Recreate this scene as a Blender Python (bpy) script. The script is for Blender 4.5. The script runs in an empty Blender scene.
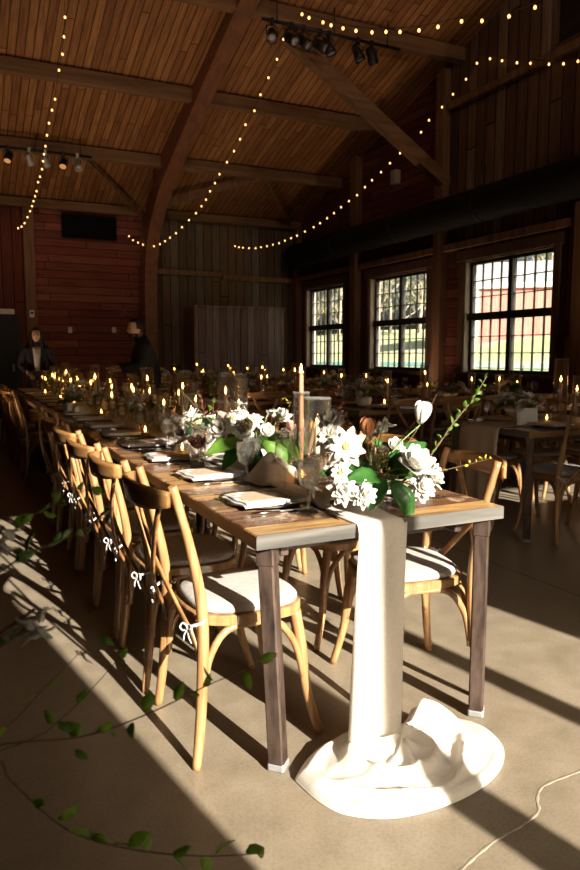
import bpy, bmesh, math, random
from mathutils import Vector, Matrix, noise
R = math.radians
PI = math.pi
rnd = random.Random(7)
scene = bpy.context.scene
col = scene.collection

# ------------------------------------------------------------------ camera
H = 1.27
FPX = 700.0
PITCH = math.atan(81 / FPX)
YAW = math.atan(340 / math.hypot(700, 81))
cam = bpy.data.cameras.new('camera')
cam.sensor_fit = 'VERTICAL'
cam.sensor_height = 36
cam.sensor_width = 24
cam.lens = FPX * 36 / 870
cam.clip_start = .05
cam.clip_end = 600
cam.dof.use_dof = True
cam.dof.focus_distance = 2.4
cam.dof.aperture_fstop = 7.0
camo = bpy.data.objects.new('camera', cam)
col.objects.link(camo)
camo.location = (0, 0, H)
camo.rotation_euler = (PI / 2 - PITCH, 0, -YAW)
scene.camera = camo
FW = Vector((math.sin(YAW) * math.cos(PITCH), math.cos(YAW) * math.cos(PITCH), -math.sin(PITCH)))
RT = Vector((math.cos(YAW), -math.sin(YAW), 0))
UP = RT.cross(FW)


def ray(x, y): return FW + RT * ((x - 290) / FPX) - UP * ((y - 435) / FPX)


def at_y(x, y, Y):
    d = ray(x, y); t = Y / d.y
    return Vector((d.x * t, Y, H + d.z * t))


def at_z(x, y, z):
    d = ray(x, y); t = (z - H) / d.z
    return Vector((d.x * t, d.y * t, z))


def in_view(x, y, z):
    v = Vector((x, y, z - H)); d = v.dot(FW)
    return d > .2 and 290 + FPX * v.dot(RT) / d < 610


# ------------------------------------------------------------------ materials
def new_mat(name):
    m = bpy.data.materials.new(name); m.use_nodes = True
    nt = m.node_tree
    return m, nt, nt.nodes['Principled BSDF']


def N(nt, typ, **kw):
    n = nt.nodes.new(typ)
    for k, v in kw.items():
        if k in n.inputs.keys() if isinstance(k, str) else False:
            n.inputs[k].default_value = v
        else:
            setattr(n, k, v)
    return n


def ramp(nt, src, stops):
    r = nt.nodes.new('ShaderNodeValToRGB')
    e = r.color_ramp.elements
    while len(e) > 1: e.remove(e[0])
    e[0].position = stops[0][0]; e[0].color = (*stops[0][1], 1)
    for p, c in stops[1:]:
        k = e.new(p); k.color = (*c, 1)
    nt.links.new(src, r.inputs[0])
    return r.outputs[0]


def math_n(nt, op, a, b=None, clamp=False):
    n = nt.nodes.new('ShaderNodeMath'); n.operation = op; n.use_clamp = clamp
    for i, v in enumerate((a, b)):
        if v is None: continue
        if isinstance(v, (int, float)): n.inputs[i].default_value = v
        else: nt.links.new(v, n.inputs[i])
    return n.outputs[0]


def mixc(nt, fac, a, b, typ='MIX'):
    n = nt.nodes.new('ShaderNodeMix'); n.data_type = 'RGBA'; n.blend_type = typ
    for sock, v in ((n.inputs[0], fac), (n.inputs[6], a), (n.inputs[7], b)):
        if isinstance(v, (int, float)): sock.default_value = v
        elif isinstance(v, tuple): sock.default_value = (*v, 1)
        else: nt.links.new(v, sock)
    return n.outputs[2]


def coords(nt, scale=(1, 1, 1), kind='Object'):
    t = nt.nodes.new('ShaderNodeTexCoord')
    m = nt.nodes.new('ShaderNodeMapping'); m.inputs['Scale'].default_value = scale
    nt.links.new(t.outputs[kind], m.inputs[0])
    return m.outputs[0]


def noise_n(nt, vec, scale, detail=4, rough=.55, dist=0):
    n = nt.nodes.new('ShaderNodeTexNoise')
    n.inputs['Scale'].default_value = scale; n.inputs['Detail'].default_value = detail
    n.inputs['Roughness'].default_value = rough; n.inputs['Distortion'].default_value = dist
    nt.links.new(vec, n.inputs['Vector'])
    return n.outputs['Fac']


def bump(nt, bs, h, s=.3, d=.01):
    b = nt.nodes.new('ShaderNodeBump'); b.inputs['Strength'].default_value = s; b.inputs['Distance'].default_value = d
    nt.links.new(h, b.inputs['Height']); nt.links.new(b.outputs[0], bs.inputs['Normal'])


def simple(name, c, rough=.5, metal=0, vary=.12, scale=30, stretch=(1, 1, 1), spec=.5, coat=0):
    m, nt, b = new_mat(name)
    f = noise_n(nt, coords(nt, stretch), scale)
    d = tuple(max(0, x * (1 - vary * 2)) for x in c); l = tuple(min(1, x * (1 + vary * 2)) for x in c)
    nt.links.new(ramp(nt, f, [(.25, d), (.5, c), (.75, l)]), b.inputs['Base Color'])
    b.inputs['Roughness'].default_value = rough; b.inputs['Metallic'].default_value = metal
    b.inputs['Specular IOR Level'].default_value = spec
    b.inputs['Coat Weight'].default_value = coat
    return m


def plank_mat(name, across, along, width, cols, length=2.5, rough=.75, gap=.06, wear=None, bumps=.35, spec=.3):
    """boards running in direction `along`, side by side in direction `across` (axis indices, object space)"""
    m, nt, b = new_mat(name)
    t = nt.nodes.new('ShaderNodeTexCoord')
    s = nt.nodes.new('ShaderNodeSeparateXYZ'); nt.links.new(t.outputs['Object'], s.inputs[0])
    u = math_n(nt, 'DIVIDE', s.outputs[across], width)
    iu = math_n(nt, 'FLOOR', u)
    fu = math_n(nt, 'FRACT', u)
    w1 = nt.nodes.new('ShaderNodeTexWhiteNoise'); w1.noise_dimensions = '1D'; nt.links.new(iu, w1.inputs['W'])
    v = math_n(nt, 'ADD', math_n(nt, 'DIVIDE', s.outputs[along], length), math_n(nt, 'MULTIPLY', w1.outputs['Value'], 7.3))
    iv = math_n(nt, 'FLOOR', v); fv = math_n(nt, 'FRACT', v)
    cb = nt.nodes.new('ShaderNodeCombineXYZ'); nt.links.new(iu, cb.inputs[0]); nt.links.new(iv, cb.inputs[1])
    w2 = nt.nodes.new('ShaderNodeTexWhiteNoise'); w2.noise_dimensions = '2D'; nt.links.new(cb.outputs[0], w2.inputs['Vector'])
    n = len(cols)
    base = ramp(nt, w2.outputs['Value'], [((i + .5) / n, c) for i, c in enumerate(cols)])
    st = [6, 6, 6]; st[across] = 40; st[along] = 1.6
    g = noise_n(nt, coords(nt, tuple(st)), 1.0, 5, .65)
    c = mixc(nt, 1.0, base, ramp(nt, g, [(.3, (.45, .45, .45)), (.5, (.95, .95, .95)), (.72, (1.35, 1.35, 1.35))]), 'MULTIPLY')
    if wear:
        f2 = noise_n(nt, coords(nt), wear[1], 5, .7)
        c = mixc(nt, ramp(nt, f2, [(wear[2], (0, 0, 0)), (wear[2] + .12, (1, 1, 1))]), c, wear[0])
    d = math_n(nt, 'MINIMUM', fu, math_n(nt, 'SUBTRACT', 1.0, fu))
    dl = math_n(nt, 'MULTIPLY', math_n(nt, 'MINIMUM', fv, math_n(nt, 'SUBTRACT', 1.0, fv)), length / width)
    edge = math_n(nt, 'LESS_THAN', math_n(nt, 'MINIMUM', d, dl), gap)
    c = mixc(nt, edge, c, tuple(x * .25 for x in cols[0]))
    nt.links.new(c, b.inputs['Base Color'])
    b.inputs['Roughness'].default_value = rough; b.inputs['Specular IOR Level'].default_value = spec
    h = math_n(nt, 'SUBTRACT', math_n(nt, 'MULTIPLY', g, .3), edge)
    bump(nt, b, h, bumps, .012)
    return m


def grain_mat(name, dark, mid, light, axis=2, rough=.4, scale=1.0, spec=.5, coat=0):
    m, nt, b = new_mat(name)
    st = [28, 28, 28]; st[axis] = 2.2
    f = noise_n(nt, coords(nt, tuple(x * scale for x in st)), 1.0, 5, .6, .6)
    nt.links.new(ramp(nt, f, [(.28, dark), (.5, mid), (.72, light)]), b.inputs['Base Color'])
    b.inputs['Roughness'].default_value = rough
    b.inputs['Specular IOR Level'].default_value = spec; b.inputs['Coat Weight'].default_value = coat
    bump(nt, b, f, .12, .004)
    return m


def glass_mat(name, tint=(.95, .97, .97), refl=1.0, ior=1.5, base=.02, haze=0.0):
    m = bpy.data.materials.new(name); m.use_nodes = True
    nt = m.node_tree; nt.nodes.clear()
    o = nt.nodes.new('ShaderNodeOutputMaterial')
    tr = nt.nodes.new('ShaderNodeBsdfTransparent'); tr.inputs[0].default_value = (*tint, 1)
    gl = nt.nodes.new('ShaderNodeBsdfGlossy'); gl.inputs['Roughness'].default_value = .03
    f = noise_n(nt, coords(nt), 3.0)
    fr = nt.nodes.new('ShaderNodeLayerWeight'); fr.inputs['Blend'].default_value = .5
    fz = math_n(nt, 'POWER', fr.outputs['Facing'], ior)
    k = math_n(nt, 'ADD', math_n(nt, 'MULTIPLY', fz, refl), math_n(nt, 'MULTIPLY', f, base), True)
    mx = nt.nodes.new('ShaderNodeMixShader')
    nt.links.new(k, mx.inputs[0]); nt.links.new(tr.outputs[0], mx.inputs[1]); nt.links.new(gl.outputs[0], mx.inputs[2])
    out = mx.outputs[0]
    if haze:
        df = nt.nodes.new('ShaderNodeBsdfDiffuse'); df.inputs[0].default_value = (.85, .87, .87, 1)
        tl = nt.nodes.new('ShaderNodeBsdfTranslucent'); tl.inputs[0].default_value = (.85, .87, .87, 1)
        m1 = nt.nodes.new('ShaderNodeMixShader'); m1.inputs[0].default_value = .5
        nt.links.new(df.outputs[0], m1.inputs[1]); nt.links.new(tl.outputs[0], m1.inputs[2])
        m2 = nt.nodes.new('ShaderNodeMixShader')
        nt.links.new(math_n(nt, 'ADD', math_n(nt, 'MULTIPLY', fz, haze * 3), haze, True), m2.inputs[0])
        nt.links.new(out, m2.inputs[1]); nt.links.new(m1.outputs[0], m2.inputs[2]); out = m2.outputs[0]
    nt.links.new(out, o.inputs[0])
    return m


def crystal_mat(name):
    m = bpy.data.materials.new(name); m.use_nodes = True
    nt = m.node_tree; nt.nodes.clear()
    o = nt.nodes.new('ShaderNodeOutputMaterial')
    g = nt.nodes.new('ShaderNodeBsdfGlass'); g.inputs['IOR'].default_value = 1.4; g.inputs['Roughness'].default_value = .02; g.inputs[0].default_value = (.97, .98, .98, 1)
    tr = nt.nodes.new('ShaderNodeBsdfTransparent')
    v = nt.nodes.new('ShaderNodeTexVoronoi'); v.inputs['Scale'].default_value = 95; nt.links.new(coords(nt), v.inputs['Vector'])
    b = nt.nodes.new('ShaderNodeBump'); b.inputs['Strength'].default_value = .5; b.inputs['Distance'].default_value = .004
    nt.links.new(v.outputs['Distance'], b.inputs['Height']); nt.links.new(b.outputs[0], g.inputs['Normal'])
    mx = nt.nodes.new('ShaderNodeMixShader'); mx.inputs[0].default_value = .5
    nt.links.new(tr.outputs[0], mx.inputs[1]); nt.links.new(g.outputs[0], mx.inputs[2]); nt.links.new(mx.outputs[0], o.inputs[0])
    return m


def emit_mat(name, c, s, sampled=True):
    m, nt, b = new_mat(name)
    f = noise_n(nt, coords(nt), 8)
    cc = ramp(nt, f, [(.2, tuple(x * .92 for x in c)), (.8, c)])
    b.inputs['Base Color'].default_value = (*[x * .3 for x in c], 1)
    nt.links.new(cc, b.inputs['Emission Color']); b.inputs['Emission Strength'].default_value = s
    if not sampled:
        m.cycles.emission_sampling = 'NONE'
    return m


def soft_mat(name, c, c2, trans=.35, rough=.8, scale=40):
    """thin cloth, petals and leaves: diffuse with some light passing through"""
    m = bpy.data.materials.new(name); m.use_nodes = True
    nt = m.node_tree; b = nt.nodes['Principled BSDF']; o = nt.nodes['Material Output']
    f = noise_n(nt, coords(nt), scale)
    cc = ramp(nt, f, [(.3, c2), (.65, c)])
    nt.links.new(cc, b.inputs['Base Color']); b.inputs['Roughness'].default_value = rough
    b.inputs['Specular IOR Level'].default_value = .25
    t = nt.nodes.new('ShaderNodeBsdfTranslucent'); nt.links.new(cc, t.inputs[0])
    mx = nt.nodes.new('ShaderNodeMixShader'); mx.inputs[0].default_value = trans
    nt.links.new(b.outputs[0], mx.inputs[1]); nt.links.new(t.outputs[0], mx.inputs[2]); nt.links.new(mx.outputs[0], o.inputs[0])
    return m


def weave_mat(name, c, c2):
    m, nt, b = new_mat(name)
    v = coords(nt)
    w = nt.nodes.new('ShaderNodeTexWave'); w.inputs['Scale'].default_value = 120; w.inputs['Distortion'].default_value = 1.5
    nt.links.new(v, w.inputs[0])
    f = noise_n(nt, v, 60)
    nt.links.new(ramp(nt, f, [(.3, c2), (.7, c)]), b.inputs['Base Color'])
    b.inputs['Roughness'].default_value = .9; b.inputs['Specular IOR Level'].default_value = .15
    bump(nt, b, w.outputs['Fac'], .25, .002)
    return m


M = {}
M['chair_wood'] = grain_mat('honey_beech', (.19, .088, .032), (.34, .180, .075), (.47, .28, .13), 2, .38, 1.0, .5, .15)
M['chair_rail'] = grain_mat('honey_beech_bent', (.15, .065, .022), (.29, .14, .05), (.44, .25, .10), 1, .35, 1.0, .5, .2)
M['linen'] = weave_mat('seat_linen', (.52, .495, .475), (.40, .38, .365))
M['tie'] = simple('tie_cotton', (.50, .48, .46), .9)
M['gauze'] = soft_mat('ivory_gauze', (.88, .84, .79), (.82, .77, .71), .42, .9, 90)
M['gauze2'] = soft_mat('beige_gauze', (.62, .54, .45), (.52, .44, .36), .25, .9, 90)
M['napkin'] = weave_mat('white_napkin', (.70, .69, .68), (.60, .59, .58))
M['card'] = simple('kraft_card', (.46, .32, .23), .8, vary=.06)
M['white_card'] = simple('white_card', (.82, .81, .79), .8, vary=.04)
M['charger'] = grain_mat('charger_wood', (.04, .024, .016), (.075, .045, .03), (.12, .08, .055), 0, .45)
M['silver'] = simple('cutlery_steel', (.72, .71, .70), .18, 1.0, .05)
M['ceramic'] = simple('white_ceramic', (.80, .78, .75), .3, vary=.04, scale=8)
M['glass'] = glass_mat('clear_glass', (.985, .99, .99), .75, 2.2, .11, .007)
M['cut_glass'] = crystal_mat('cut_glass')
M['pane'] = glass_mat('window_pane', (.97, .985, .985), .5, 4.0, .04)
M['rim_glass'] = glass_mat('rim_glass', (.90, .93, .92), .6, 1.0, .2, .07)
M['wax_cream'] = simple('cream_wax', (.82, .66, .46), .5, vary=.05)
M['wax_terra'] = simple('terracotta_wax', (.60, .22, .10), .5, vary=.06)
M['wick'] = simple('wick', (.03, .025, .02), .9)
M['flame'] = emit_mat('flame', (1.0, .42, .08), 42.0)
M['bulb'] = emit_mat('bulb_glow', (1.0, .52, .17), 3.0, False)
M['lamp_face'] = emit_mat('lamp_face', (1.0, .45, .16), .55)
M['black'] = simple('black_metal', (.012, .012, .013), .45, .3)
M['grey_metal'] = simple('grey_metal', (.38, .38, .40), .4, .4)
M['cable'] = simple('cable', (.02, .015, .012), .6)
M['petal_white'] = soft_mat('white_petal', (.74, .72, .68), (.62, .60, .53), .3, .6, 20)
M['petal_cream'] = soft_mat('cream_petal', (.70, .64, .46), (.62, .55, .34), .3, .6, 20)
M['petal_apricot'] = soft_mat('apricot_petal', (.62, .27, .12), (.45, .17, .08), .25, .6, 20)
M['petal_blush'] = soft_mat('blush_petal', (.72, .42, .34), (.60, .30, .24), .25, .6, 20)
M['stamen'] = simple('stamen', (.45, .40, .08), .8)
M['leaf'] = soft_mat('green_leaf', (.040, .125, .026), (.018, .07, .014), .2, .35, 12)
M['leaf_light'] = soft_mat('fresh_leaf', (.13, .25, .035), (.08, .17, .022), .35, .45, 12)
M['leaf_front'] = soft_mat('painted_backlit_leaf', (.30, .46, .06), (.17, .30, .035), .45, .45, 60)  # foreground leaves: glow of light coming through is put into the greens
M['leaf_yellow'] = soft_mat('yellow_bud', (.62, .52, .06), (.45, .40, .05), .4, .5, 12)
M['copper'] = soft_mat('copper_leaf', (.36, .13, .07), (.22, .07, .04), .3, .5, 12)
M['twig'] = simple('twig_bark', (.10, .055, .03), .8)
M['stem'] = simple('green_stem', (.14, .24, .06), .6)
M['hair'] = simple('dark_hair', (.010, .007, .005), .6)
M['skin'] = simple('skin', (.50, .30, .22), .55, vary=.05, scale=12)
M['jacket'] = simple('black_cloth', (.010, .010, .011), .85)
M['shirt'] = simple('pale_shirt', (.55, .53, .52), .85, vary=.05)


def concrete():
    m, nt, b = new_mat('polished_concrete')
    v = coords(nt)
    f1 = noise_n(nt, v, .9, 6, .6); f2 = noise_n(nt, v, 7, 6, .65); f3 = noise_n(nt, v, 110, 2, .5)
    c = ramp(nt, f1, [(.3, (.190, .155, .112)), (.55, (.25, .205, .150)), (.75, (.30, .252, .19))])
    c = mixc(nt, .5, c, ramp(nt, f2, [(.3, (.160, .128, .090)), (.5, (.242, .198, .145)), (.75, (.335, .285, .22))]))
    c = mixc(nt, 1.0, c, ramp(nt, f3, [(.3, (.86, .86, .86)), (.6, (1.05, 1.05, 1.05))]), 'MULTIPLY')
    # control joint running across the hall and a wandering hairline crack
    s = nt.nodes.new('ShaderNodeSeparateXYZ'); nt.links.new(v, s.inputs[0])
    j = math_n(nt, 'LESS_THAN', math_n(nt, 'ABSOLUTE', math_n(nt, 'SUBTRACT', s.outputs[0], 2.93)), .006)
    ln = j
    c = mixc(nt, ln, c, (.07, .05, .035))
    nt.links.new(c, b.inputs['Base Color'])
    nt.links.new(ramp(nt, f2, [(.3, (.30, .30, .30)), (.7, (.46, .46, .46))]), b.inputs['Roughness'])
    b.inputs['Specular IOR Level'].default_value = .45
    bump(nt, b, math_n(nt, 'SUBTRACT', math_n(nt, 'MULTIPLY', f3, .15), ln), .2, .004)
    return m


def table_wood(name, across):
    m, nt, b = new_mat(name)
    t = nt.nodes.new('ShaderNodeTexCoord')
    s = nt.nodes.new('ShaderNodeSeparateXYZ'); nt.links.new(t.outputs['Object'], s.inputs[0])
    u = math_n(nt, 'DIVIDE', s.outputs[across], .105); iu = math_n(nt, 'FLOOR', u); fu = math_n(nt, 'FRACT', u)
    w = nt.nodes.new('ShaderNodeTexWhiteNoise'); w.noise_dimensions = '1D'; nt.links.new(iu, w.inputs['W'])
    base = ramp(nt, w.outputs['Value'], [(.1, (.13, .060, .032)), (.35, (.22, .105, .05)), (.6, (.40, .235, .095)), (.85, (.17, .09, .055))])
    st = [3, 3, 8]; st[across] = 34
    g = noise_n(nt, coords(nt, tuple(st)), 1.0, 6, .65, .4)
    c = mixc(nt, 1.0, base, ramp(nt, g, [(.3, (.4, .38, .36)), (.5, (1, 1, 1)), (.72, (1.6, 1.55, 1.45))]), 'MULTIPLY')
    f2 = noise_n(nt, coords(nt), 9, 6, .7)
    c = mixc(nt, ramp(nt, f2, [(.58, (0, 0, 0)), (.70, (.8, .8, .8))]), c, (.50, .40, .27))
    e = math_n(nt, 'LESS_THAN', math_n(nt, 'MINIMUM', fu, math_n(nt, 'SUBTRACT', 1.0, fu)), .03)
    c = mixc(nt, e, c, (.03, .016, .01))
    nt.links.new(c, b.inputs['Base Color'])
    b.inputs['Roughness'].default_value = .26
    bump(nt, b, math_n(nt, 'SUBTRACT', math_n(nt, 'MULTIPLY', g, .4), e), .3, .004)
    return m


M['concrete'] = concrete()
M['table_top'] = table_wood('reclaimed_table_boards', 1)
M['table_top_x'] = table_wood('reclaimed_table_boards_long', 1)
M['table_edge'] = grain_mat('weathered_edge', (.04, .037, .033), (.085, .079, .072), (.14, .13, .117), 0, .6, .8)
M['table_edge_side'] = grain_mat('brown_edge', (.16, .09, .04), (.28, .16, .07), (.40, .25, .12), 1, .6, .8)
M['leg_steel'] = simple('worn_brown_steel', (.075, .050, .040), .42, .35, .35, 40, (1, 1, .25))
M['foot'] = simple('foot_plate', (.26, .26, .27), .5, .2)
M['ceiling'] = plank_mat('ceiling_boards', 0, 1, .115, [(.24, .105, .042), (.31, .145, .055), (.37, .18, .07), (.27, .12, .048)], 2.9, .55, .07)
M['beam'] = grain_mat('roof_timber', (.10, .05, .023), (.165, .088, .042), (.23, .13, .065), 0, .7, .35)
M['arch'] = grain_mat('laminated_arch', (.10, .036, .018), (.16, .06, .028), (.21, .085, .04), 1, .6, .4)
M['post'] = grain_mat('post_timber', (.10, .05, .025), (.18, .095, .05), (.26, .15, .08), 2, .75, .4)
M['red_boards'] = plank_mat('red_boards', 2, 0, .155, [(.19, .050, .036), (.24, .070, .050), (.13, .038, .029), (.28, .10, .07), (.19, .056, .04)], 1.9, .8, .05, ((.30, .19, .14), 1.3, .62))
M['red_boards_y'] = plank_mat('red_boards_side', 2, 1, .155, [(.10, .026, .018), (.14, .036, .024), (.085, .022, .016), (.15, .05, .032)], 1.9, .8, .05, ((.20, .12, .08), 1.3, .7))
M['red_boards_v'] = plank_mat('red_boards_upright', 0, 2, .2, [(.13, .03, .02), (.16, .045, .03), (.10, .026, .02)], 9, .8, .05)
M['grey_boards'] = plank_mat('weathered_grey_boards', 0, 2, .19, [(.10, .075, .06), (.15, .115, .095), (.12, .085, .065), (.20, .165, .14), (.11, .07, .045), (.17, .11, .07)], 5.0, .85, .05)
M['side_boards'] = plank_mat('weathered_brown_boards', 1, 2, .21, [(.085, .045, .026), (.14, .08, .045), (.11, .06, .035), (.19, .115, .07), (.085, .04, .026), (.15, .08, .048), (.24, .17, .12), (.12, .062, .036)], 5.0, .85, .05)
M['booth'] = plank_mat('violet_grey_boards', 0, 2, .16, [(.22, .165, .165), (.27, .20, .20), (.30, .235, .235), (.20, .145, .145)], 6, .75, .045)
M['plain_wall'] = plank_mat('dark_boards', 0, 2, .2, [(.10, .055, .03), (.13, .07, .04), (.09, .05, .03)], 5, .85, .05)
M['plain_wall_y'] = plank_mat('dark_boards_side', 1, 2, .2, [(.10, .055, .03), (.13, .07, .04), (.09, .05, .03)], 5, .85, .05)
M['win_frame'] = simple('window_frame', (.022, .020, .020), .45)
M['casing'] = grain_mat('window_casing', (.07, .035, .022), (.11, .06, .038), (.15, .09, .06), 2, .7, .4)
M['jamb'] = grain_mat('pale_jamb', (.36, .28, .23), (.46, .37, .31), (.54, .45, .39), 2, .7, .4)
M['duct'] = simple('black_duct', (.008, .008, .009), .7, .0, spec=.2)
M['vent_black'] = simple('vent_black', (.008, .007, .007), .9, spec=.1)
M['plaster'] = simple('cream_plaster', (.42, .38, .33), .85)


# ------------------------------------------------------------------ mesh building
class MB:
    def __init__(s): s.v = []; s.f = []; s.sm = []; s.mi = []

    def add(s, vs, fs, sm=False, mi=0):
        o = len(s.v)
        s.v += [tuple(x) for x in vs]
        for f in fs:
            s.f.append([i + o for i in f]); s.sm.append(sm); s.mi.append(mi)
        return s

    def box(s, c, d, rot=None, bev=0, mi=0):
        hx, hy, hz = d[0] / 2, d[1] / 2, d[2] / 2
        b = min(bev, hx * .9, hy * .9, hz * .9)
        if b <= 0:
            vs = [Vector((x * hx, y * hy, z * hz)) for x in (-1, 1) for y in (-1, 1) for z in (-1, 1)]
            fs = [(0, 1, 3, 2), (4, 6, 7, 5), (0, 4, 5, 1), (2, 3, 7, 6), (0, 2, 6, 4), (1, 5, 7, 3)]
        else:
            vs = []; idx = {}
            for x in (-1, 1):
                for y in (-1, 1):
                    for z in (-1, 1):
                        for a in range(3):
                            p = [x * (hx - b), y * (hy - b), z * (hz - b)]
                            p[a] = (x, y, z)[a] * (hx, hy, hz)[a]
                            idx[(x, y, z, a)] = len(vs); vs.append(Vector(p))
            fs = []
            for a in range(3):
                u, w = [(1, 2), (2, 0), (0, 1)][a]
                for sg in (-1, 1):
                    q = []
                    for (p1, p2) in ((-1, -1), (1, -1), (1, 1), (-1, 1)):
                        k = [0, 0, 0]; k[a] = sg; k[u] = p1; k[w] = p2
                        q.append(idx[(*k, a)])
                    fs.append(q if sg > 0 else q[::-1])
            for a in range(3):
                u, w = [(1, 2), (2, 0), (0, 1)][a]
                for p1 in (-1, 1):
                    for p2 in (-1, 1):
                        k0 = [0, 0, 0]; k0[a] = -1; k0[u] = p1; k0[w] = p2; k1 = list(k0); k1[a] = 1
                        q = [idx[(*k0, u)], idx[(*k1, u)], idx[(*k1, w)], idx[(*k0, w)]]
                        fs.append(q if p1 * p2 < 0 else q[::-1])
            for x in (-1, 1):
                for y in (-1, 1):
                    for z in (-1, 1):
                        q = [idx[(x, y, z, 0)], idx[(x, y, z, 1)], idx[(x, y, z, 2)]]
                        fs.append(q if x * y * z > 0 else q[::-1])
        if rot is not None: vs = [rot @ v for v in vs]
        c = Vector(c)
        return s.add([v + c for v in vs], fs, False, mi)

    def beam(s, a, b, w, h, up=(0, 0, 1), bev=.004, mi=0):
        a = Vector(a); b = Vector(b); d = (b - a); L = d.length; d.normalize()
        u = Vector(up); sd = d.cross(u)
        if sd.length < 1e-4: sd = d.cross(Vector((1, 0, 0)))
        sd.normalize(); u = sd.cross(d)
        rot = Matrix((d, sd, u)).transposed()
        return s.box((a + b) / 2, (L, w, h), rot, bev, mi)

    def tube(s, pts, rad, n=8, flat=None, up=None, cap=True, mi=0, sm=True):
        """rad: number or list; flat: (a,b) multipliers of the cross-section, up: reference for the b direction"""
        pts = [Vector(p) for p in pts]
        if isinstance(rad, (int, float)): rad = [rad] * len(pts)
        fa, fb = flat or (1, 1)
        vs = []; prev = None
        for i, p in enumerate(pts):
            t = (pts[min(i + 1, len(pts) - 1)] - pts[max(i - 1, 0)])
            if t.length < 1e-7: t = Vector((0, 0, 1))
            t.normalize()
            if up is not None: ref = Vector(up)
            elif prev is not None: ref = prev
            else: ref = Vector((0, 0, 1)) if abs(t.z) < .9 else Vector((1, 0, 0))
            x = t.cross(ref)
            if x.length < 1e-5: x = t.cross(Vector((.3, 1, .2)))
            x.normalize(); y = x.cross(t); prev = y
            for k in range(n):
                a = 2 * PI * k / n
                vs.append(p + x * (math.cos(a) * rad[i] * fa) + y * (math.sin(a) * rad[i] * fb))
        fs = []
        for i in range(len(pts) - 1):
            for k in range(n):
                fs.append((i * n + k, i * n + (k + 1) % n, (i + 1) * n + (k + 1) % n, (i + 1) * n + k))
        s.add(vs, fs, sm, mi)
        if cap:
            o = len(s.v) - len(vs); e = o + (len(pts) - 1) * n
            s.f.append([o + k for k in range(n)][::-1]); s.sm.append(False); s.mi.append(mi)
            s.f.append([e + k for k in range(n)]); s.sm.append(False); s.mi.append(mi)
        return s

    def lathe(s, prof, n=20, c=(0, 0, 0), mi=0, sm=True, flute=0, nf=0):
        c = Vector(c); vs = []
        for (r, z) in prof:
            for k in range(n):
                a = 2 * PI * k / n
                rr = r * (1 + (flute * math.cos(a * nf) if nf else 0))
                vs.append(c + Vector((rr * math.cos(a), rr * math.sin(a), z)))
        fs = []
        for i in range(len(prof) - 1):
            for k in range(n):
                fs.append((i * n + k, i * n + (k + 1) % n, (i + 1) * n + (k + 1) % n, (i + 1) * n + k))
        s.add(vs, fs, sm, mi)
        o = len(s.v) - len(vs); L = len(prof) - 1
        if prof[0][0] > 1e-5: s.f.append([o + k for k in range(n)][::-1]); s.sm.append(False); s.mi.append(mi)
        if prof[L][0] > 1e-5: s.f.append([o + L * n + k for k in range(n)]); s.sm.append(False); s.mi.append(mi)
        return s

    def sheet(s, P, thick=.002, mi=0):
        """P: rows of points; a closed thin cloth of real thickness"""
        nr, nc = len(P), len(P[0])
        P = [[Vector(p) for p in r] for r in P]
        top = []; bot = []
        for i in range(nr):
            for j in range(nc):
                a = P[min(i + 1, nr - 1)][j] - P[max(i - 1, 0)][j]
                b = P[i][min(j + 1, nc - 1)] - P[i][max(j - 1, 0)]
                n = a.cross(b)
                n = n.normalized() if n.length > 1e-9 else Vector((0, 0, 1))
                top.append(P[i][j] + n * thick / 2); bot.append(P[i][j] - n * thick / 2)
        k = nr * nc; fs = []
        for i in range(nr - 1):
            for j in range(nc - 1):
                q = (i * nc + j, (i + 1) * nc + j, (i + 1) * nc + j + 1, i * nc + j + 1)
                fs.append(q); fs.append(tuple(x + k for x in q[::-1]))
        ring = [j for j in range(nc)] + [i * nc + nc - 1 for i in range(1, nr)] + [(nr - 1) * nc + j for j in range(nc - 2, -1, -1)] + [i * nc for i in range(nr - 2, 0, -1)]
        for a, b in zip(ring, ring[1:] + ring[:1]): fs.append((a, b, b + k, a + k))
        return s.add(top + bot, fs, True, mi)

    def prism(s, outline, z0, z1, mi=0, sm=False, inset=0):
        """solid from a 2-D outline; a small chamfer on the top when inset"""
        n = len(outline)
        cx = sum(p[0] for p in outline) / n; cy = sum(p[1] for p in outline) / n
        rings = [(1, z0)]
        if inset: rings += [(1, z1 - inset), (None, z1)]
        else: rings += [(1, z1)]
        vs = []
        for k, z in rings:
            for (x, y) in outline:
                if k is None:
                    d = math.hypot(x - cx, y - cy) or 1; f = (d - inset) / d
                    vs.append((cx + (x - cx) * f, cy + (y - cy) * f, z))
                else: vs.append((x, y, z))
        fs = [tuple(range(n))[::-1], tuple((len(rings) - 1) * n + i for i in range(n))]
        for r in range(len(rings) - 1):
            for i in range(n): fs.append((r * n + i, r * n + (i + 1) % n, (r + 1) * n + (i + 1) % n, (r + 1) * n + i))
        return s.add(vs, fs, sm, mi)

    def mesh(s, name, mats):
        me = bpy.data.meshes.new(name)
        me.from_pydata(s.v, [], s.f)
        me.polygons.foreach_set('use_smooth', s.sm); me.polygons.foreach_set('material_index', s.mi)
        for m in (mats if isinstance(mats, (list, tuple)) else [mats]): me.materials.append(m)
        me.update()
        return me

    def build(s, name, mats, parent=None):
        return link(name, s.mesh(name, mats), parent)


def link(name, me, parent=None, loc=None, rot=None, scale=None):
    o = bpy.data.objects.new(name, me); col.objects.link(o)
    if parent is not None: o.parent = parent
    if loc is not None: o.location = loc
    if rot is not None:
        if isinstance(rot, Matrix): o.rotation_euler = rot.to_euler()
        else: o.rotation_euler = rot
    if scale is not None: o.scale = (scale,) * 3 if isinstance(scale, (int, float)) else scale
    return o


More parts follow.
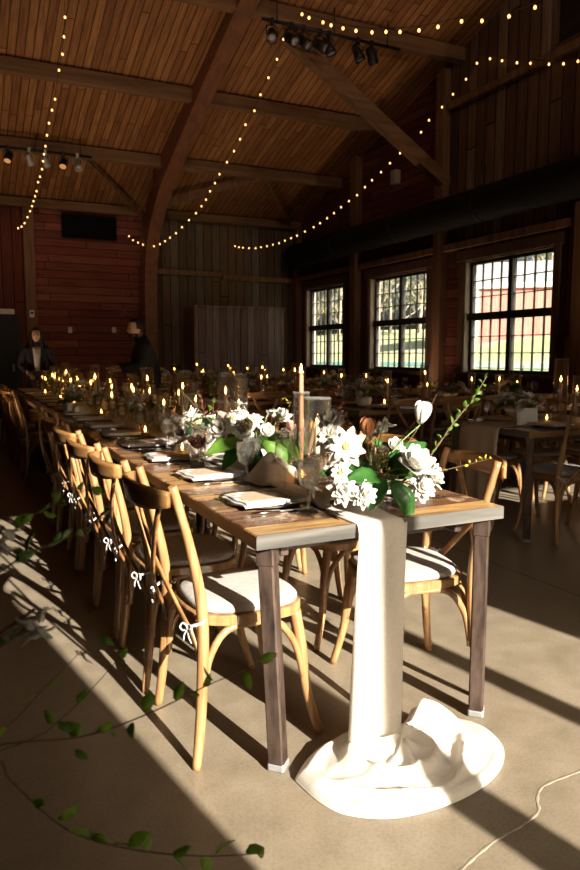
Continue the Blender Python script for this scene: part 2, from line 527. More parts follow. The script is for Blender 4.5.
def tag(o, label=None, cat=None, group=None, kind=None):
    if label: o['label'] = label
    if cat: o['category'] = cat
    if group: o['group'] = group
    if kind: o['kind'] = kind
    return o


def thing(name, label, cat, loc=(0, 0, 0), rz=0, group=None):
    o = bpy.data.objects.new(name, None); col.objects.link(o)
    o.empty_display_size = .1
    o.location = loc; o.rotation_euler = (0, 0, rz)
    return tag(o, label, cat, group)


def struct(name, mb, mats, label=None, parent=None):
    o = mb.build(name, mats, parent)
    if parent is None: o['kind'] = 'structure'
    if label: o['label'] = label
    return o


KIDS = {}


def kids(o):
    if o.name not in KIDS: KIDS[o.name] = [c for c in col.objects if c.parent == o]
    return KIDS[o.name]


def dup(root, label, loc, rz=0, group=None):
    r = root.copy(); col.objects.link(r)
    r.location = loc; r.rotation_euler = (0, 0, rz); r['label'] = label
    if group: r['group'] = group
    for c in kids(root):
        k = c.copy(); col.objects.link(k); k.parent = r
        for g in kids(c):
            q = g.copy(); col.objects.link(q); q.parent = k
    return r


class Kind:
    """builds the first of a kind where it is wanted, then copies it"""
    def __init__(s, fn): s.fn = fn; s.first = None

    def put(s, label, loc, rz=0, group=None):
        if s.first is None:
            s.first = s.fn(); o = s.first
            o.location = loc; o.rotation_euler = (0, 0, rz); o['label'] = label
            if group: o['group'] = group
            return o
        return dup(s.first, label, loc, rz, group)


def arc_pts(fn, n): return [fn(i / (n - 1)) for i in range(n)]


def cr(pts, m=6):
    """smooth curve through points"""
    pts = [Vector(p) for p in pts]; out = []
    for i in range(len(pts) - 1):
        p0 = pts[max(i - 1, 0)]; p1 = pts[i]; p2 = pts[i + 1]; p3 = pts[min(i + 2, len(pts) - 1)]
        for k in range(m):
            t = k / m
            out.append(.5 * ((2 * p1) + (p2 - p0) * t + (2 * p0 - 5 * p1 + 4 * p2 - p3) * t * t + (3 * p1 - p0 - 3 * p2 + p3) * t ** 3))
    out.append(pts[-1])
    return out


ORD = ['first', 'second', 'third', 'fourth', 'fifth', 'sixth', 'seventh', 'eighth', 'ninth', 'tenth', 'eleventh', 'twelfth', 'thirteenth', 'fourteenth', 'fifteenth', 'sixteenth', 'seventeenth', 'eighteenth', 'nineteenth', 'twentieth']


def nth(i):
    if i < 20: return ORD[i]
    return {2: 'twenty', 3: 'thirty', 4: 'forty', 5: 'fifty'}[(i + 1) // 10] + ('-' + ORD[(i + 1) % 10 - 1] if (i + 1) % 10 else 'th')

# ------------------------------------------------------------------ the hall
XR, YF, XL, YB = 7.42, 15.0, -4.5, -1.6
Z0, SL = 4.25, .30                     # eave height at the far wall and roof slope


def roof(y): return Z0 + SL * (YF - y)


RIDGE = 3.2
f = MB(); f.box(((XL + XR) / 2, (YF + YB) / 2, -.1), (XR - XL + .6, YF - YB + .6, .2))
struct('floor', f, M['concrete'], 'polished tan concrete floor of the hall')
cp = [at_z(a, b, 0) for a, b in ((600, 762), (580, 771), (556, 780), (541, 788), (537, 800), (538, 812), (520, 826), (497, 839), (476, 856), (461, 870), (440, 890))]
f = MB(); f.tube(cr(cp, 5), [.0045 + .0015 * math.sin(i * 1.7) for i in range(51)], 6, flat=(1, .18), up=(0, 0, 1))
M['patch'] = simple('crack_patch', (.255, .215, .165), .8)
struct('crack_filler', f, M['patch'], 'pale filled crack wandering across the concrete floor')
c = MB()
zr = roof(RIDGE); zb = zr - SL * 1.6 * (RIDGE - YB) / 1.6
c.add([(XL - .3, YF + .3, roof(YF + .3)), (XR + .3, YF + .3, roof(YF + .3)), (XR + .3, RIDGE, zr), (XL - .3, RIDGE, zr), (XL - .3, YB - .3, zb), (XR + .3, YB - .3, zb),
       (XL - .3, YF + .3, roof(YF + .3) + .15), (XR + .3, YF + .3, roof(YF + .3) + .15), (XR + .3, RIDGE, zr + .15), (XL - .3, RIDGE, zr + .15), (XL - .3, YB - .3, zb + .15), (XR + .3, YB - .3, zb + .15)],
      [(0, 1, 2, 3), (3, 2, 5, 4), (6, 9, 8, 7), (9, 10, 11, 8), (0, 6, 7, 1), (4, 5, 11, 10), (0, 3, 9, 6), (3, 4, 10, 9), (1, 7, 8, 2), (2, 8, 11, 5)])
struct('ceiling', c, M['ceiling'], 'sloping timber-boarded ceiling')

# far wall: red boards on the left of the arch, grey weathered boards on its right
w = MB()
w.box(((1.5 + 3.75) / 2, YF + .1, 2.2), (3.75 - 1.5, .2, 4.4), mi=0)
w.box(((3.75 + XR + .2) / 2, YF + .1, 2.2), (XR + .2 - 3.75, .2, 4.4), mi=1)
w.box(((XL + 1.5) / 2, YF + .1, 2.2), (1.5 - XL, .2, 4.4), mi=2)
struct('wall_far', w, [M['red_boards'], M['grey_boards'], M['red_boards_v']], 'far wall of red boards and weathered grey boards')
# right gable wall with three window openings and the upper window
WIN = [(12.82, 14.47), (9.98, 11.76), (7.17, 8.96)]
WZ0, WZ1 = .98, 2.71
g = MB()


def gslab(y0, y1, z0, z1a, z1b=None, mi=0):
    z1b = z1a if z1b is None else z1b
    x0, x1 = XR, XR + .22
    g.add([(x0, y0, z0), (x1, y0, z0), (x1, y1, z0), (x0, y1, z0), (x0, y0, z1a), (x1, y0, z1a), (x1, y1, z1b), (x0, y1, z1b)],
          [(0, 1, 2, 3), (4, 7, 6, 5), (0, 4, 5, 1), (1, 5, 6, 2), (2, 6, 7, 3), (3, 7, 4, 0)], mi=mi)


ys = [YB, WIN[2][0], WIN[2][1], WIN[1][0], WIN[1][1], WIN[0][0], WIN[0][1], YF]
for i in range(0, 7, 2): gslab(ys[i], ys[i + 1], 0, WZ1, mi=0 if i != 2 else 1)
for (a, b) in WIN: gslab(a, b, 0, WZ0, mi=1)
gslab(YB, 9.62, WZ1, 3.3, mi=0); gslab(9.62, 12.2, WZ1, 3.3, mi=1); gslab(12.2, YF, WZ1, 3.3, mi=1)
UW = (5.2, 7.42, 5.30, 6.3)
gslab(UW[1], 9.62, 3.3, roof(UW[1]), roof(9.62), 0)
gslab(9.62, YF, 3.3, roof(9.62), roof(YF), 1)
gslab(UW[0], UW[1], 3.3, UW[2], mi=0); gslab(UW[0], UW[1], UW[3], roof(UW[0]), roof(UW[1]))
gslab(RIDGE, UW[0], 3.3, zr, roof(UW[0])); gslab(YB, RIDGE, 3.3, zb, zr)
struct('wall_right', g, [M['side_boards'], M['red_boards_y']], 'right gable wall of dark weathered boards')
w = MB(); w.box((XL - .1, (YF + YB) / 2, 4), (.2, YF - YB, 8)); struct('wall_left', w, M['plain_wall_y'])
# wall behind the camera: a three-panel glazed door lets the low sun in, and a narrow high window
DX0, DX1, DH = 1.11, 3.17, 3.42
TX0, TX1, TZ0, TZ1 = 4.75, 6.6, 2.72, 3.05
w = MB(); yb = YB - .1


def bslab(x0, x1, z0, z1): w.box(((x0 + x1) / 2, yb, (z0 + z1) / 2), (x1 - x0, .2, z1 - z0))


bslab(XL, DX0, 0, 6.6); bslab(DX0, DX1, DH, 6.6); bslab(DX1, TX0, 0, 6.6); bslab(TX0, TX1, 0, TZ0); bslab(TX0, TX1, TZ1, 6.6); bslab(TX1, XR + .2, 0, 6.6)
struct('wall_back', w, M['plain_wall'])
d = tag(bpy.data.objects.new('door_1', None), 'tall three-panel glazed door behind the camera', kind='structure'); col.objects.link(d); d.location = (DX0, yb, 0)
f = MB()
W_ = DX1 - DX0
for x, wd in ((.02, .04), (.70, .14), (1.385, .1), (W_ - .02, .04)): f.box((x, 0, DH / 2), (wd, .09, DH), bev=.004)
f.box((W_ / 2, 0, DH - .02), (W_, .089, .04), bev=.004); f.box((W_ / 2, 0, .03), (W_, .088, .06), bev=.004)
f.build('door_frame', M['win_frame'], d)
p = MB(); p.box((W_ / 2, 0, DH / 2), (W_ - .05, .008, DH - .06)); p.build('glass_pane', M['pane'], d)
d = tag(bpy.data.objects.new('window_6', None), 'narrow high window behind the camera', kind='structure'); col.objects.link(d); d.location = (TX0, yb, TZ0)
f = MB()
for x in (.02, .62, 1.24, TX1 - TX0 - .02): f.box((x, 0, (TZ1 - TZ0) / 2), (.04, .08, TZ1 - TZ0), bev=.003)
f.build('window_frame', M['win_frame'], d)
p = MB(); p.box(((TX1 - TX0) / 2, 0, (TZ1 - TZ0) / 2), (TX1 - TX0, .008, TZ1 - TZ0)); p.build('glass_pane', M['pane'], d)


def window(name, y0, y1, z0, z1, label, cols=2, rows=2, sub=(4, 3)):
    r = tag(bpy.data.objects.new(name, None), label, kind='structure'); col.objects.link(r); r.location = (XR, y0, z0)
    L, h = y1 - y0, z1 - z0
    X = .13
    fr = MB()
    for y in (.025, L - .025): fr.box((X, y, h / 2), (.08, .05, h), bev=.004)
    for z in (.025, h - .025): fr.box((X, L / 2, z), (.081, L, .05), bev=.004)
    fr.box((X - .01, L / 2, h / 2), (.10, .085, h), bev=.005)
    fr.box((X - .02, L / 2, h * .505), (.12, L, .115), bev=.005)
    fr.build('window_frame', M['win_frame'], r)
    m = MB()
    for ci in range(cols):
        a = .05 + ci * (L / 2 - .01); b = a + L / 2 - .085
        for k in range(1, sub[0]): m.box((X, a + (b - a) * k / sub[0], h / 2), (.03, .016, h - .08))
    for ri in range(rows):
        a = (.05, h * .505 + .055)[ri]; b = (h * .505 - .055, h - .05)[ri]
        for k in range(1, sub[1]): m.box((X, L / 2, a + (b - a) * k / sub[1]), (.031, L - .08, .014))
    m.build('glazing_bars', M['win_frame'], r)
    p = MB(); p.box((X + .012, L / 2, h / 2), (.006, L - .06, h - .06)); p.build('glass_pane', M['pane'], r)
    cs = MB()
    cs.box((.105, L + .012, h / 2), (.23, .025, h), bev=.003)
    cs.box((.105, -.012, h / 2), (.23, .025, h), bev=.003)
    cs.build('jamb_lining', M['jamb'], r)
    cs = MB()
    for y in (-.085, L + .085): cs.box((-.018, y, h / 2 + .02), (.036, .12, h + .10), bev=.004)
    cs.box((-.022, L / 2, h + .10), (.044, L + .42, .16), bev=.004)
    cs.build('casing', M['casing'], r)
    s = MB(); s.box((-.02, L / 2, -.04), (.16, L + .3, .06), bev=.004); s.build('window_sill', M['casing'], r)
    return r


window('window_1', *WIN[0], WZ0, WZ1, 'farthest grid window in the right wall, nearest the grey boards')
window('window_2', *WIN[1], WZ0, WZ1, 'middle of the three grid windows in the right wall')
window('window_3', *WIN[2], WZ0, WZ1, 'nearest grid window in the right wall, red barn outside')
r = tag(bpy.data.objects.new('window_4', None), 'dark high window up under the roof', kind='structure'); col.objects.link(r); r.location = (XR, UW[0], UW[2])
f = MB(); L, h = UW[1] - UW[0], UW[3] - UW[2]
for y in (.03, L / 2, L - .03): f.box((.08, y, h / 2), (.08, .06, h), bev=.004)
for z in (.03, h - .03): f.box((.08, L / 2, z), (.081, L, .06), bev=.004)
f.build('window_frame', M['casing'], r)
p = MB(); p.box((.1, L / 2, h / 2), (.006, L, h)); p.build('glass_pane', M['pane'], r)
bk = MB(); bk.box((.2, L / 2, h / 2), (.03, L, h)); bk.build('black_backing', M['black'], r)  # plain black board set close behind the pane

tn = [0]


def trim(mb, m, label=None):
    tn[0] += 1
    return struct('trim_%d' % tn[0], mb, m, label)


AX0, AX1 = 3.62, 3.87
for k, (y, hh) in enumerate(((14.86, .17), (12.97, .20), (11.1, .20), (9.2, .20), (7.3, .2))):
    for a, b in ((XL, AX0 + .02), (AX1 - .02, XR)):
        m_ = MB(); m_.box(((a + b) / 2, y, roof(y) - hh / 2 - .01), (b - a, .16, hh), bev=.008)
        trim(m_, M['beam'], '%s roof purlin from the far wall, %s of the arch' % (nth(k), 'left' if a < 0 else 'right'))
# laminated arch: curved leg at the far wall running up under the roof
inner = cr([(14.27, 0), (14.27, 1.5), (14.25, 2.7), (14.02, 3.42), (13.5, 3.98), (12.8, 4.40), (11.9, 4.76), (10.6, 5.27), (9.0, 5.82), (7.0, 6.45), (5.0, 7.0)], 5)
n_ = len(inner)
a = MB(); vs = []
for (y, z, _) in [(p[0], p[1], 0) for p in inner]:
    if z < 4.3: yo, zo = min(14.98, y + .42), min(z * 1.0 + .25 * max(0, z - 2.7), 4.3)
    else: yo, zo = None, None
    if yo is None:
        zo = roof(y) + .02; yo = y
        if z > 4.3 and y > 12.5: yo = min(14.6, y + 1.0 * (y - 12.5)); zo = roof(yo) + .02
    vs += [(AX0, y, z), (AX1, y, z), (AX1, yo, zo), (AX0, yo, zo)]
fs = [(0, 1, 2, 3), tuple((n_ - 1) * 4 + k for k in (3, 2, 1, 0))]
for i in range(n_ - 1):
    for k in range(4): fs.append((i * 4 + k, (i + 1) * 4 + k, (i + 1) * 4 + (k + 1) % 4, i * 4 + (k + 1) % 4))
a.add(vs, fs)
trim(a, M['arch'], 'curved laminated timber arch rising from the far wall')
for (p, q, wd, ht, lb) in (
        ((4.5, 9.5, roof(9.5) - .12), (XR, 9.5, 4.02), .16, .2, 'long diagonal brace from roof to right wall post'),
        ((AX1, 14.1, 4.18), (5.6, 13.0, 4.72), .10, .14, 'short brace between arch and second purlin'),
        ((5.75, 13.0, 4.70), (7.1, 14.75, 4.2), .05, .09, 'thin brace near the far right corner'),
        ((2.25, 13.0, 4.72), (AX0, 14.75, 4.22), .05, .10, 'thin brace left of the arch')):
    m_ = MB(); m_.beam(p, q, wd, ht); trim(m_, M['beam'] if wd > .12 else M['post'], lb)
for (y, d, z1, lb) in ((9.55, .22, roof(9.55), 'post between the near and middle windows'), (12.25, .24, roof(12.25), 'post between the middle and far windows'), (6.62, .2, 3.2, 'post at the right of the near window'),
                       (14.82, .2, 4.1, 'corner post by the far window')):
    m_ = MB(); m_.box((XR - .07, y, z1 / 2), (.14, d, z1), bev=.008); trim(m_, M['post'], lb)
m_ = MB(); m_.box((1.5, YF - .06, 2.1), (.21, .12, 4.2), bev=.008); trim(m_, M['post'], 'wooden post on the far wall by the dark doorway')
for (a0, b0, lb) in (((5.55, YF - .05, 2.96), (XR - .1, YF - .05, 2.96), 'horizontal rail over the far grey boards'),
                     ((XR - .06, 9.4, 5.17), (XR - .06, 3.5, 5.17), 'horizontal rail high on the right wall'),
                     ((XR - .05, 4.5, 2.98), (XR - .05, 14.7, 2.98), 'rail above the right wall windows'),
                     ((3.9, YF - .04, 3.02), (5.5, YF - .04, 3.02), 'short rail over the far grey boards beside the arch')):
    m_ = MB(); m_.beam(a0, b0, .09, .11); trim(m_, M['post'], lb)
m_ = MB(); m_.box((XR - .03, 6.2, 1.55), (.05, .10, 1.9), bev=.004); trim(m_, M['jamb'], 'pale jamb right of the near window')
m_ = MB(); m_.box((.6, YF - .03, 1.02), (1.36, .06, 2.04), bev=.005); m_.box((.6, YF - .07, 1.0), (1.2, .03, 1.96), bev=.005)
o = m_.build('door_2', M['black']); tag(o, 'black door in the far left corner', kind='structure')
hd = MB(); hd.box((1.12, YF - .11, 1.0), (.03, .06, .14), bev=.006); hd.build('door_handle', M['grey_metal'], o)

# things fixed to the walls
t = thing('air_vent', 'black louvred air vent high on the red board wall', 'vent', (2.68, YF, 3.83))
f = MB(); f.box((0, -.03, 0), (1.05, .05, .44), bev=.005)
f.build('backing', M['vent_black'], t)
f = MB()
for x in (-.53, 0, .53): f.box((x, -.065, 0), (.03, .03, .46), bev=.003)
for z in (-.22, .22): f.box((0, -.066, z), (1.09, .03, .03), bev=.003)
f.build('frame', M['vent_black'], t)
f = MB()
for i in range(8):
    for x in (-.265, .265): f.box((x, -.06, -.17 + i * .049), (.48, .03, .008), Matrix.Rotation(R(35), 3, 'X'))
f.build('louvres', M['vent_black'], t)
t = thing('air_duct', 'long round black air duct along the right wall above the windows', 'duct', (XR - .33, 0, 3.44))
f = MB(); f.tube([(0, 14.55, 0), (0, 10, 0), (0, 6, 0), (0, 2, 0)], .25, 20); f.build('duct_pipe', M['duct'], t)
for y in (14.5, 12.4, 10.3, 8.2, 6.1):
    f = MB(); f.tube([(0, y, 0), (0, y + .03, 0)], .262, 20); f.beam((0, y + .015, .22), (0, y + .015, min(roof(y) - 3.44, .55)), .02, .02); f.beam((.1, y + .015, .2), (.34, y + .015, .2), .02, .02)
    f.build('hanger_strap', M['black'], t)
t = thing('wooden_booth', 'boxed-in cupboard of violet grey boards against the far wall', 'booth', (5.70, 14.62, 0))
f = MB(); f.box((0, .0, 1.125), (2.06, .70, 2.25), bev=.01); f.build('board_box', M['booth'], t)
f = MB(); f.box((0, -.36, 2.265), (2.1, .06, .05), bev=.005); f.box((.0, -.362, 1.1), (.03, .02, 2.2), bev=.003); f.build('trim_batten', M['booth'], t)
f = MB(); f.box((-1.045, -.0, 1.13), (.03, .72, 2.26), bev=.004); f.build('end_panel', M['post'], t)
o = MB().box((.98, YF - .02, 2.10), (.42, .012, .10)).build('wall_sign', M['white_card']); tag(o, 'small white sign above the black corner door', 'sign')
t = thing('thermostat', 'small cream thermostat on the post by the black door', 'thermostat', (1.5, YF - .12, 2.06))
MB().box((0, -.015, 0), (.09, .03, .14), bev=.006).build('body', M['ceramic'], t)
MB().box((0, -.032, .02), (.05, .006, .04), bev=.002).build('display', M['black'], t)
for px, lb in ((70, 'small white outlet on the red wall behind the standing woman'), (114, 'small white outlet on the red wall by the bearded man')):
    q = at_y(px, 330, YF); t = thing('outlet_cover', lb, 'outlet', (q.x, YF, q.z))
    MB().box((0, -.008, 0), (.075, .016, .115), bev=.004).build('plate', M['ceramic'], t)
    for z in (-.025, .025): MB().box((0, -.017, z), (.03, .006, .028), bev=.002).build('socket', M['grey_metal'], t)
t = thing('wall_speaker', 'pale square box high on the right wall beyond the diagonal brace', 'box', (XR, 10.9, 4.42))
MB().box((-.06, 0, 0), (.12, .16, .24), bev=.01).build('case', M['plaster'], t)
MB().box((-.123, 0, 0), (.006, .12, .2), bev=.002).build('grille', M['grey_metal'], t)


# ------------------------------------------------------------------ stage lamps
def lamp_at(pos, aim, label, body, group, lit=False, s=1.0):
    t = thing('stage_lamp', label, 'lamp', pos, 0, group)
    d = (Vector(aim) - Vector(pos)).normalized()
    rot = Vector((0, 0, -1)).rotation_difference(d).to_matrix()
    b = MB(); b.lathe([(0, .15), (.05, .145), (.075, .11), (.08, 0), (.092, -.04), (.092, -.13), (.082, -.13), (.078, -.05), (0, -.045)], 16)
    b.v = [tuple(rot @ Vector(v) * s + Vector((0, 0, -.22 * s))) for v in b.v]
    b.build('housing', body, t)
    fc = MB(); fc.lathe([(0, -.105), (.079, -.105), (.079, -.095), (0, -.095)], 16)
    fc.v = [tuple(rot @ Vector(v) * s + Vector((0, 0, -.22 * s))) for v in fc.v]
    fc.build('lens', M['lamp_face'] if lit else M['grey_metal'], t)
    y = MB(); y.tube([(-.1 * s, 0, -.22 * s), (-.1 * s, 0, -.10 * s), (0, 0, -.05 * s), (.1 * s, 0, -.10 * s), (.1 * s, 0, -.22 * s)], .009, 6); y.build('yoke', M['grey_metal'] if body is M['grey_metal'] else M['black'], t)
    k = MB(); k.box((0, 0, -.01), (.05, .06, .09), bev=.006); k.build('clamp', M['grey_metal'] if body is M['grey_metal'] else M['black'], t)
    return t


def lamp_bar(a, b, label, drop):
    t = thing('lamp_bar', label, 'bar', a)
    a = Vector(a); b = Vector(b)
    MB().tube([(0, 0, 0), b - a], .022, 8).build('pipe', M['black'], t)
    for k in (.1, .5, .9):
        p = (b - a) * k
        MB().tube([p, (p.x, p.y, p.z + drop)], .008, 6).build('hanger', M['black'], t)
    return t


zb1 = 4.62
lamp_bar((.55, 12.7, zb1), (2.35, 12.7, zb1), 'black lamp bar under the ceiling left of the arch', .25)
for i, (px, mt, lit, aim, nm) in enumerate(((8, 'black', True, (.4, 11.2, 2.2), 'black stage lamp glowing orange at the far left of the bar'), (29, 'grey_metal', False, (2.2, 13.9, 3), 'grey stage lamp second on the left ceiling bar'),
                                      (45, 'grey_metal', False, (2.6, 13.9, 3), 'grey stage lamp in the middle of the left ceiling bar'), (63, 'black', True, (1.3, 11.0, 2.4), 'black stage lamp glowing orange between two grey lamps'),
                                      (77, 'grey_metal', False, (2.4, 11.6, 3), 'grey stage lamp at the right end of the left ceiling bar'))):
    q = at_y(px, 155, 12.7)
    lamp_at((q.x, 12.7, zb1), aim, nm, M[mt], 'stage lamps left of the arch', lit, .72)
zb2 = 5.62
b1 = at_y(262, 20, 8.9); b2 = at_y(400, 46, 8.9)
lamp_bar((b1.x, 8.9, zb2), (b2.x, 8.9, zb2), 'black lamp bar under the ceiling right of the arch', .35)
for i, (px, aim) in enumerate(((272, (3.6, 8, 4.5)), (291, (4.8, 7.6, 4.6)), (304, (5.2, 8, 4.6)), (320, (5.6, 7.9, 4.8)), (329, (5.3, 8.6, 4.4)), (358, (5.9, 8.7, 4.4)), (372, (6.1, 8.9, 4.3)))):
    q = at_y(px, 27, 8.9)
    lamp_at((q.x, 8.9, zb2), aim, 'black stage lamp, %s from the left on the bar right of the arch' % nth(i), M['black'], 'stage lamps right of the arch', False, .8)


# ------------------------------------------------------------------ string lights
bulb_me = None


def string_lights(name, label, pts, ends0=(), ends1=(), s=1.0):
    global bulb_me
    t = thing(name, label, 'string lights', pts[0], 0, 'warm string lights under the roof')
    o = Vector(pts[0])
    allp = [Vector(p) for p in ends0] + [Vector(p) for p in pts] + [Vector(p) for p in ends1]
    path = cr([p - o + Vector((0, 0, .045)) for p in allp], 4)
    MB().tube(path, .0045, 5).build('cable', M['cable'], t)
    if bulb_me is None:
        b = MB(); b.lathe([(0, -.034), (.014, -.031), (.023, -.018), (.025, -.004), (.020, .010), (.012, .022)], 10)
        bulb_me = b.mesh('bulb', M['bulb'])
        b = MB(); b.lathe([(.013, .020), (.014, .045), (.008, .055)], 8)
        string_lights.cap = b.mesh('socket', M['cable'])
    for p in pts:
        k = link('bulb', bulb_me, t, Vector(p) - o, None, s)
        link('bulb_socket', string_lights.cap, k)
    return t


def spread_y(px, y0, y1, pw=1.0, x=None):
    n = len(px); out = []
    for i, (a, b) in enumerate(px):
        out.append(at_y(a, b, y0 + (y1 - y0) * (i / (n - 1)) ** pw))
    return out


A_ = [(18, 228), (21.5, 226.5), (24.5, 223), (27.5, 217), (30, 211), (32, 206), (33.5, 201), (35, 196), (36.5, 191), (38, 182), (40, 176.5), (42, 169), (43, 161), (44, 154), (45.5, 146), (47, 135), (49, 123), (52, 110), (55, 99), (59, 70), (62.5, 54), (64, 36.5), (65, 17), (66, -3)]
pa = spread_y(A_, 14.7, 9.6, 1.15)
string_lights('string_lights', 'string of warm bulbs hanging down at the far left past the grey lamps', pa, ends1=[(1.53, 8.2, roof(8.2) - .05)], ends0=[(1.25, 14.85, 3.95), (1.25, 14.9, 4.1)], s=.62)
B_ = [(129, 236), (133, 240), (138, 242.5), (143, 244.5), (148, 246), (154, 246), (160, 244), (165, 241), (170, 237.5), (176, 233), (182, 227), (189, 220), (196, 213), (201.5, 206), (206, 199.5), (210, 191), (215, 183), (219.5, 174), (227, 162), (234, 151), (240, 139), (245.5, 124.5), (254.5, 110.5), (260.5, 94.5), (268.5, 77.5), (277, 59), (283.5, 39)]
pb = spread_y(B_, 14.7, 9.3, 1.2)
string_lights('string_lights', 'string of warm bulbs swooping from the red wall across the arch', pb, ends0=[(3.41, 14.85, 4.15), (3.41, 14.8, 3.95)], ends1=[(4.35, 9.15, roof(9.15) - .22)], s=.62)
C_ = [(235, 246), (239, 247), (243, 247.5), (249, 248), (255.6, 248), (261, 247), (267, 246), (273, 244.5), (279, 243), (285, 240.5), (291, 238), (297, 235.5), (305, 231.5), (313.6, 227), (320, 223), (327, 218), (334, 213), (341, 207), (349, 201), (357, 195), (365, 187), (372, 180), (381, 172), (390, 163), (400, 153), (410, 143), (421, 132), (429, 120), (442, 107), (453, 94), (466, 79), (477, 63)]
pc = spread_y(C_, 14.6, 8.75, 1.1)
string_lights('string_lights', 'string of warm bulbs climbing from the grey boards to the right wall', pc, ends0=[at_y(230, 245, 14.9)], ends1=[(7.35, 8.7, pc[-1].z + .06)], s=.62)
C2 = [(477, 63), (490, 58.5), (502, 60.5), (517, 62.5), (530.5, 63), (549, 64), (563.5, 63.5), (578, 61), (594, 57)]
pd = [at_y(a, b, (7.34 - .01 * i) / at_y(a, b, 1).x) for i, (a, b) in enumerate(C2[1:])]
string_lights('string_lights', 'short run of warm bulbs sagging high on the right wall', pd, ends0=[(7.35, 8.7, pc[-1].z + .06)], ends1=[(7.38, pd[-1].y - .4, pd[-1].z + .1)], s=.62)
D_ = [(302, 14), (309, 17.5), (323, 22), (331, 25), (343, 28), (356, 30.5), (372, 32), (386, 31.5), (400, 31.5), (419, 30), (438, 26.5), (461.5, 21), (482, 20.5), (509, 16), (535, 7)]
pe = [at_y(a, b, 9.0 - 2.6 * (i / 14)) for i, (a, b) in enumerate(D_)]
string_lights('string_lights', 'string of larger bulbs hanging across under the top of the roof', pe, ends0=[(4.5, 9.15, roof(9.15) - .22)], ends1=[at_y(575, -14, 6.1)], s=.75)


# ------------------------------------------------------------------ outdoors
def gz(x): return -.25 + 4.9 * (1 - math.cos(min(1, max(0, (x - 74) / 28)) * PI)) / 2 + max(0, x - 102) * .09


og = MB()
NX, NY = 44, 30
P_ = []
for i in range(NX + 1):
    x = XR + .4 + (190 - XR) * (i / NX) ** 1.2
    row = []
    for j in range(NY + 1):
        y = -60 + 360 * j / NY
        z = gz(x)
        if x > 110: z += noise.noise(Vector((x * .03, y * .03, 0))) * 1.5
        row.append((x, y, z))
    P_.append(row)
og.sheet(P_, .2)
gm, nt, b = new_mat('spring_grass')
v = coords(nt)
f1 = noise_n(nt, v, .12, 5, .6); f2 = noise_n(nt, v, 1.2, 4, .6)
cc = ramp(nt, f1, [(.35, (.62, .54, .42)), (.47, (.52, .52, .30)), (.6, (.30, .50, .13)), (.75, (.60, .58, .34))])
nt.links.new(mixc(nt, .3, cc, ramp(nt, f2, [(.3, (.36, .42, .18)), (.7, (.72, .66, .52))])), b.inputs['Base Color'])
b.inputs['Roughness'].default_value = .95
o = og.build('ground', gm); o['kind'] = 'structure'; o['label'] = 'grassy bank rising outside the windows'
M['water'] = simple('teal_water', (.16, .50, .48), .25, vary=.1, scale=.4)
yd = MB(); yd.box((2, YB - 16, -.12), (60, 31.4, .2))
M['yard'] = simple('pale_gravel', (.42, .39, .34), .95, scale=6)
o = yd.build('yard', M['yard']); o['kind'] = 'structure'; o['label'] = 'pale gravel yard outside the door behind the camera'
pn = MB(); outl = []
for k in range(36):
    a = 2 * PI * k / 36
    rr = 1 + .12 * math.sin(3 * a + 1) + .08 * math.sin(5 * a)
    outl.append((60 + 16 * rr * math.cos(a), 74 + 34 * rr * math.sin(a)))
pn.prism(outl, -.13, -.06)
o = pn.build('pond', M['water']); tag(o, 'teal pond lying below the grassy bank outside', 'pond')
M['barn_red'] = plank_mat('barn_siding', 1, 2, .5, [(.60, .22, .19), (.64, .27, .23), (.56, .20, .17)], 9, .8, .04)
M['barn_roof'] = simple('barn_roof', (.36, .35, .36), .7, vary=.1, scale=2)
M['barn_white'] = simple('barn_white', (.80, .79, .77), .6, vary=.04)
t = thing('barn', 'long red barn with white eaves and grey roof outside the near window', 'building', (103, 101, 4.3), R(45))
bw, bl, bh = 10, 25, 10.0
f = MB(); f.box((0, 0, bh / 2 - 1.5), (bw, bl, bh + 3)); f.build('wall', M['barn_red'], t)
f = MB()
f.add([(-bw / 2 - .6, -bl / 2 - .6, bh), (-bw / 2 - .6, bl / 2 + .6, bh), (bw / 2 + .6, bl / 2 + .6, bh), (bw / 2 + .6, -bl / 2 - .6, bh), (0, -bl / 2 - .6, bh + 4.6), (0, bl / 2 + .6, bh + 4.6)],
      [(0, 4, 5, 1), (3, 2, 5, 4), (0, 3, 4), (1, 5, 2), (0, 1, 2, 3)]); f.build('roof', M['barn_roof'], t)
f = MB(); f.box((-bw / 2 - .62, 0, bh - .3), (.1, bl + 1.3, 1.0)); f.build('eaves_board', M['barn_white'], t)
for y in (-bl / 2, -1.5, bl / 2):
    f = MB(); f.box((-bw / 2 - .08, y, bh / 2 - .5), (.14, .9, bh), bev=.02); f.build('corner_board', M['barn_white'], t)
f = MB(); f.box((-bw / 2 - .05, 6.2, 2.0), (.12, 3.6, 4.2), bev=.02); d_ = f.build('barn_door', M['barn_red'], t)
f = MB(); f.box((-bw / 2 - .12, 6.2, 2.0), (.05, .25, 4.0), bev=.01); f.build('door_board', M['barn_white'], d_)

M['bark'] = simple('grey_bark', (.40, .34, .28), .9)
M['spring_leaf'] = soft_mat('spring_leaf', (.36, .38, .14), (.26, .28, .10), .4, .6, 3)


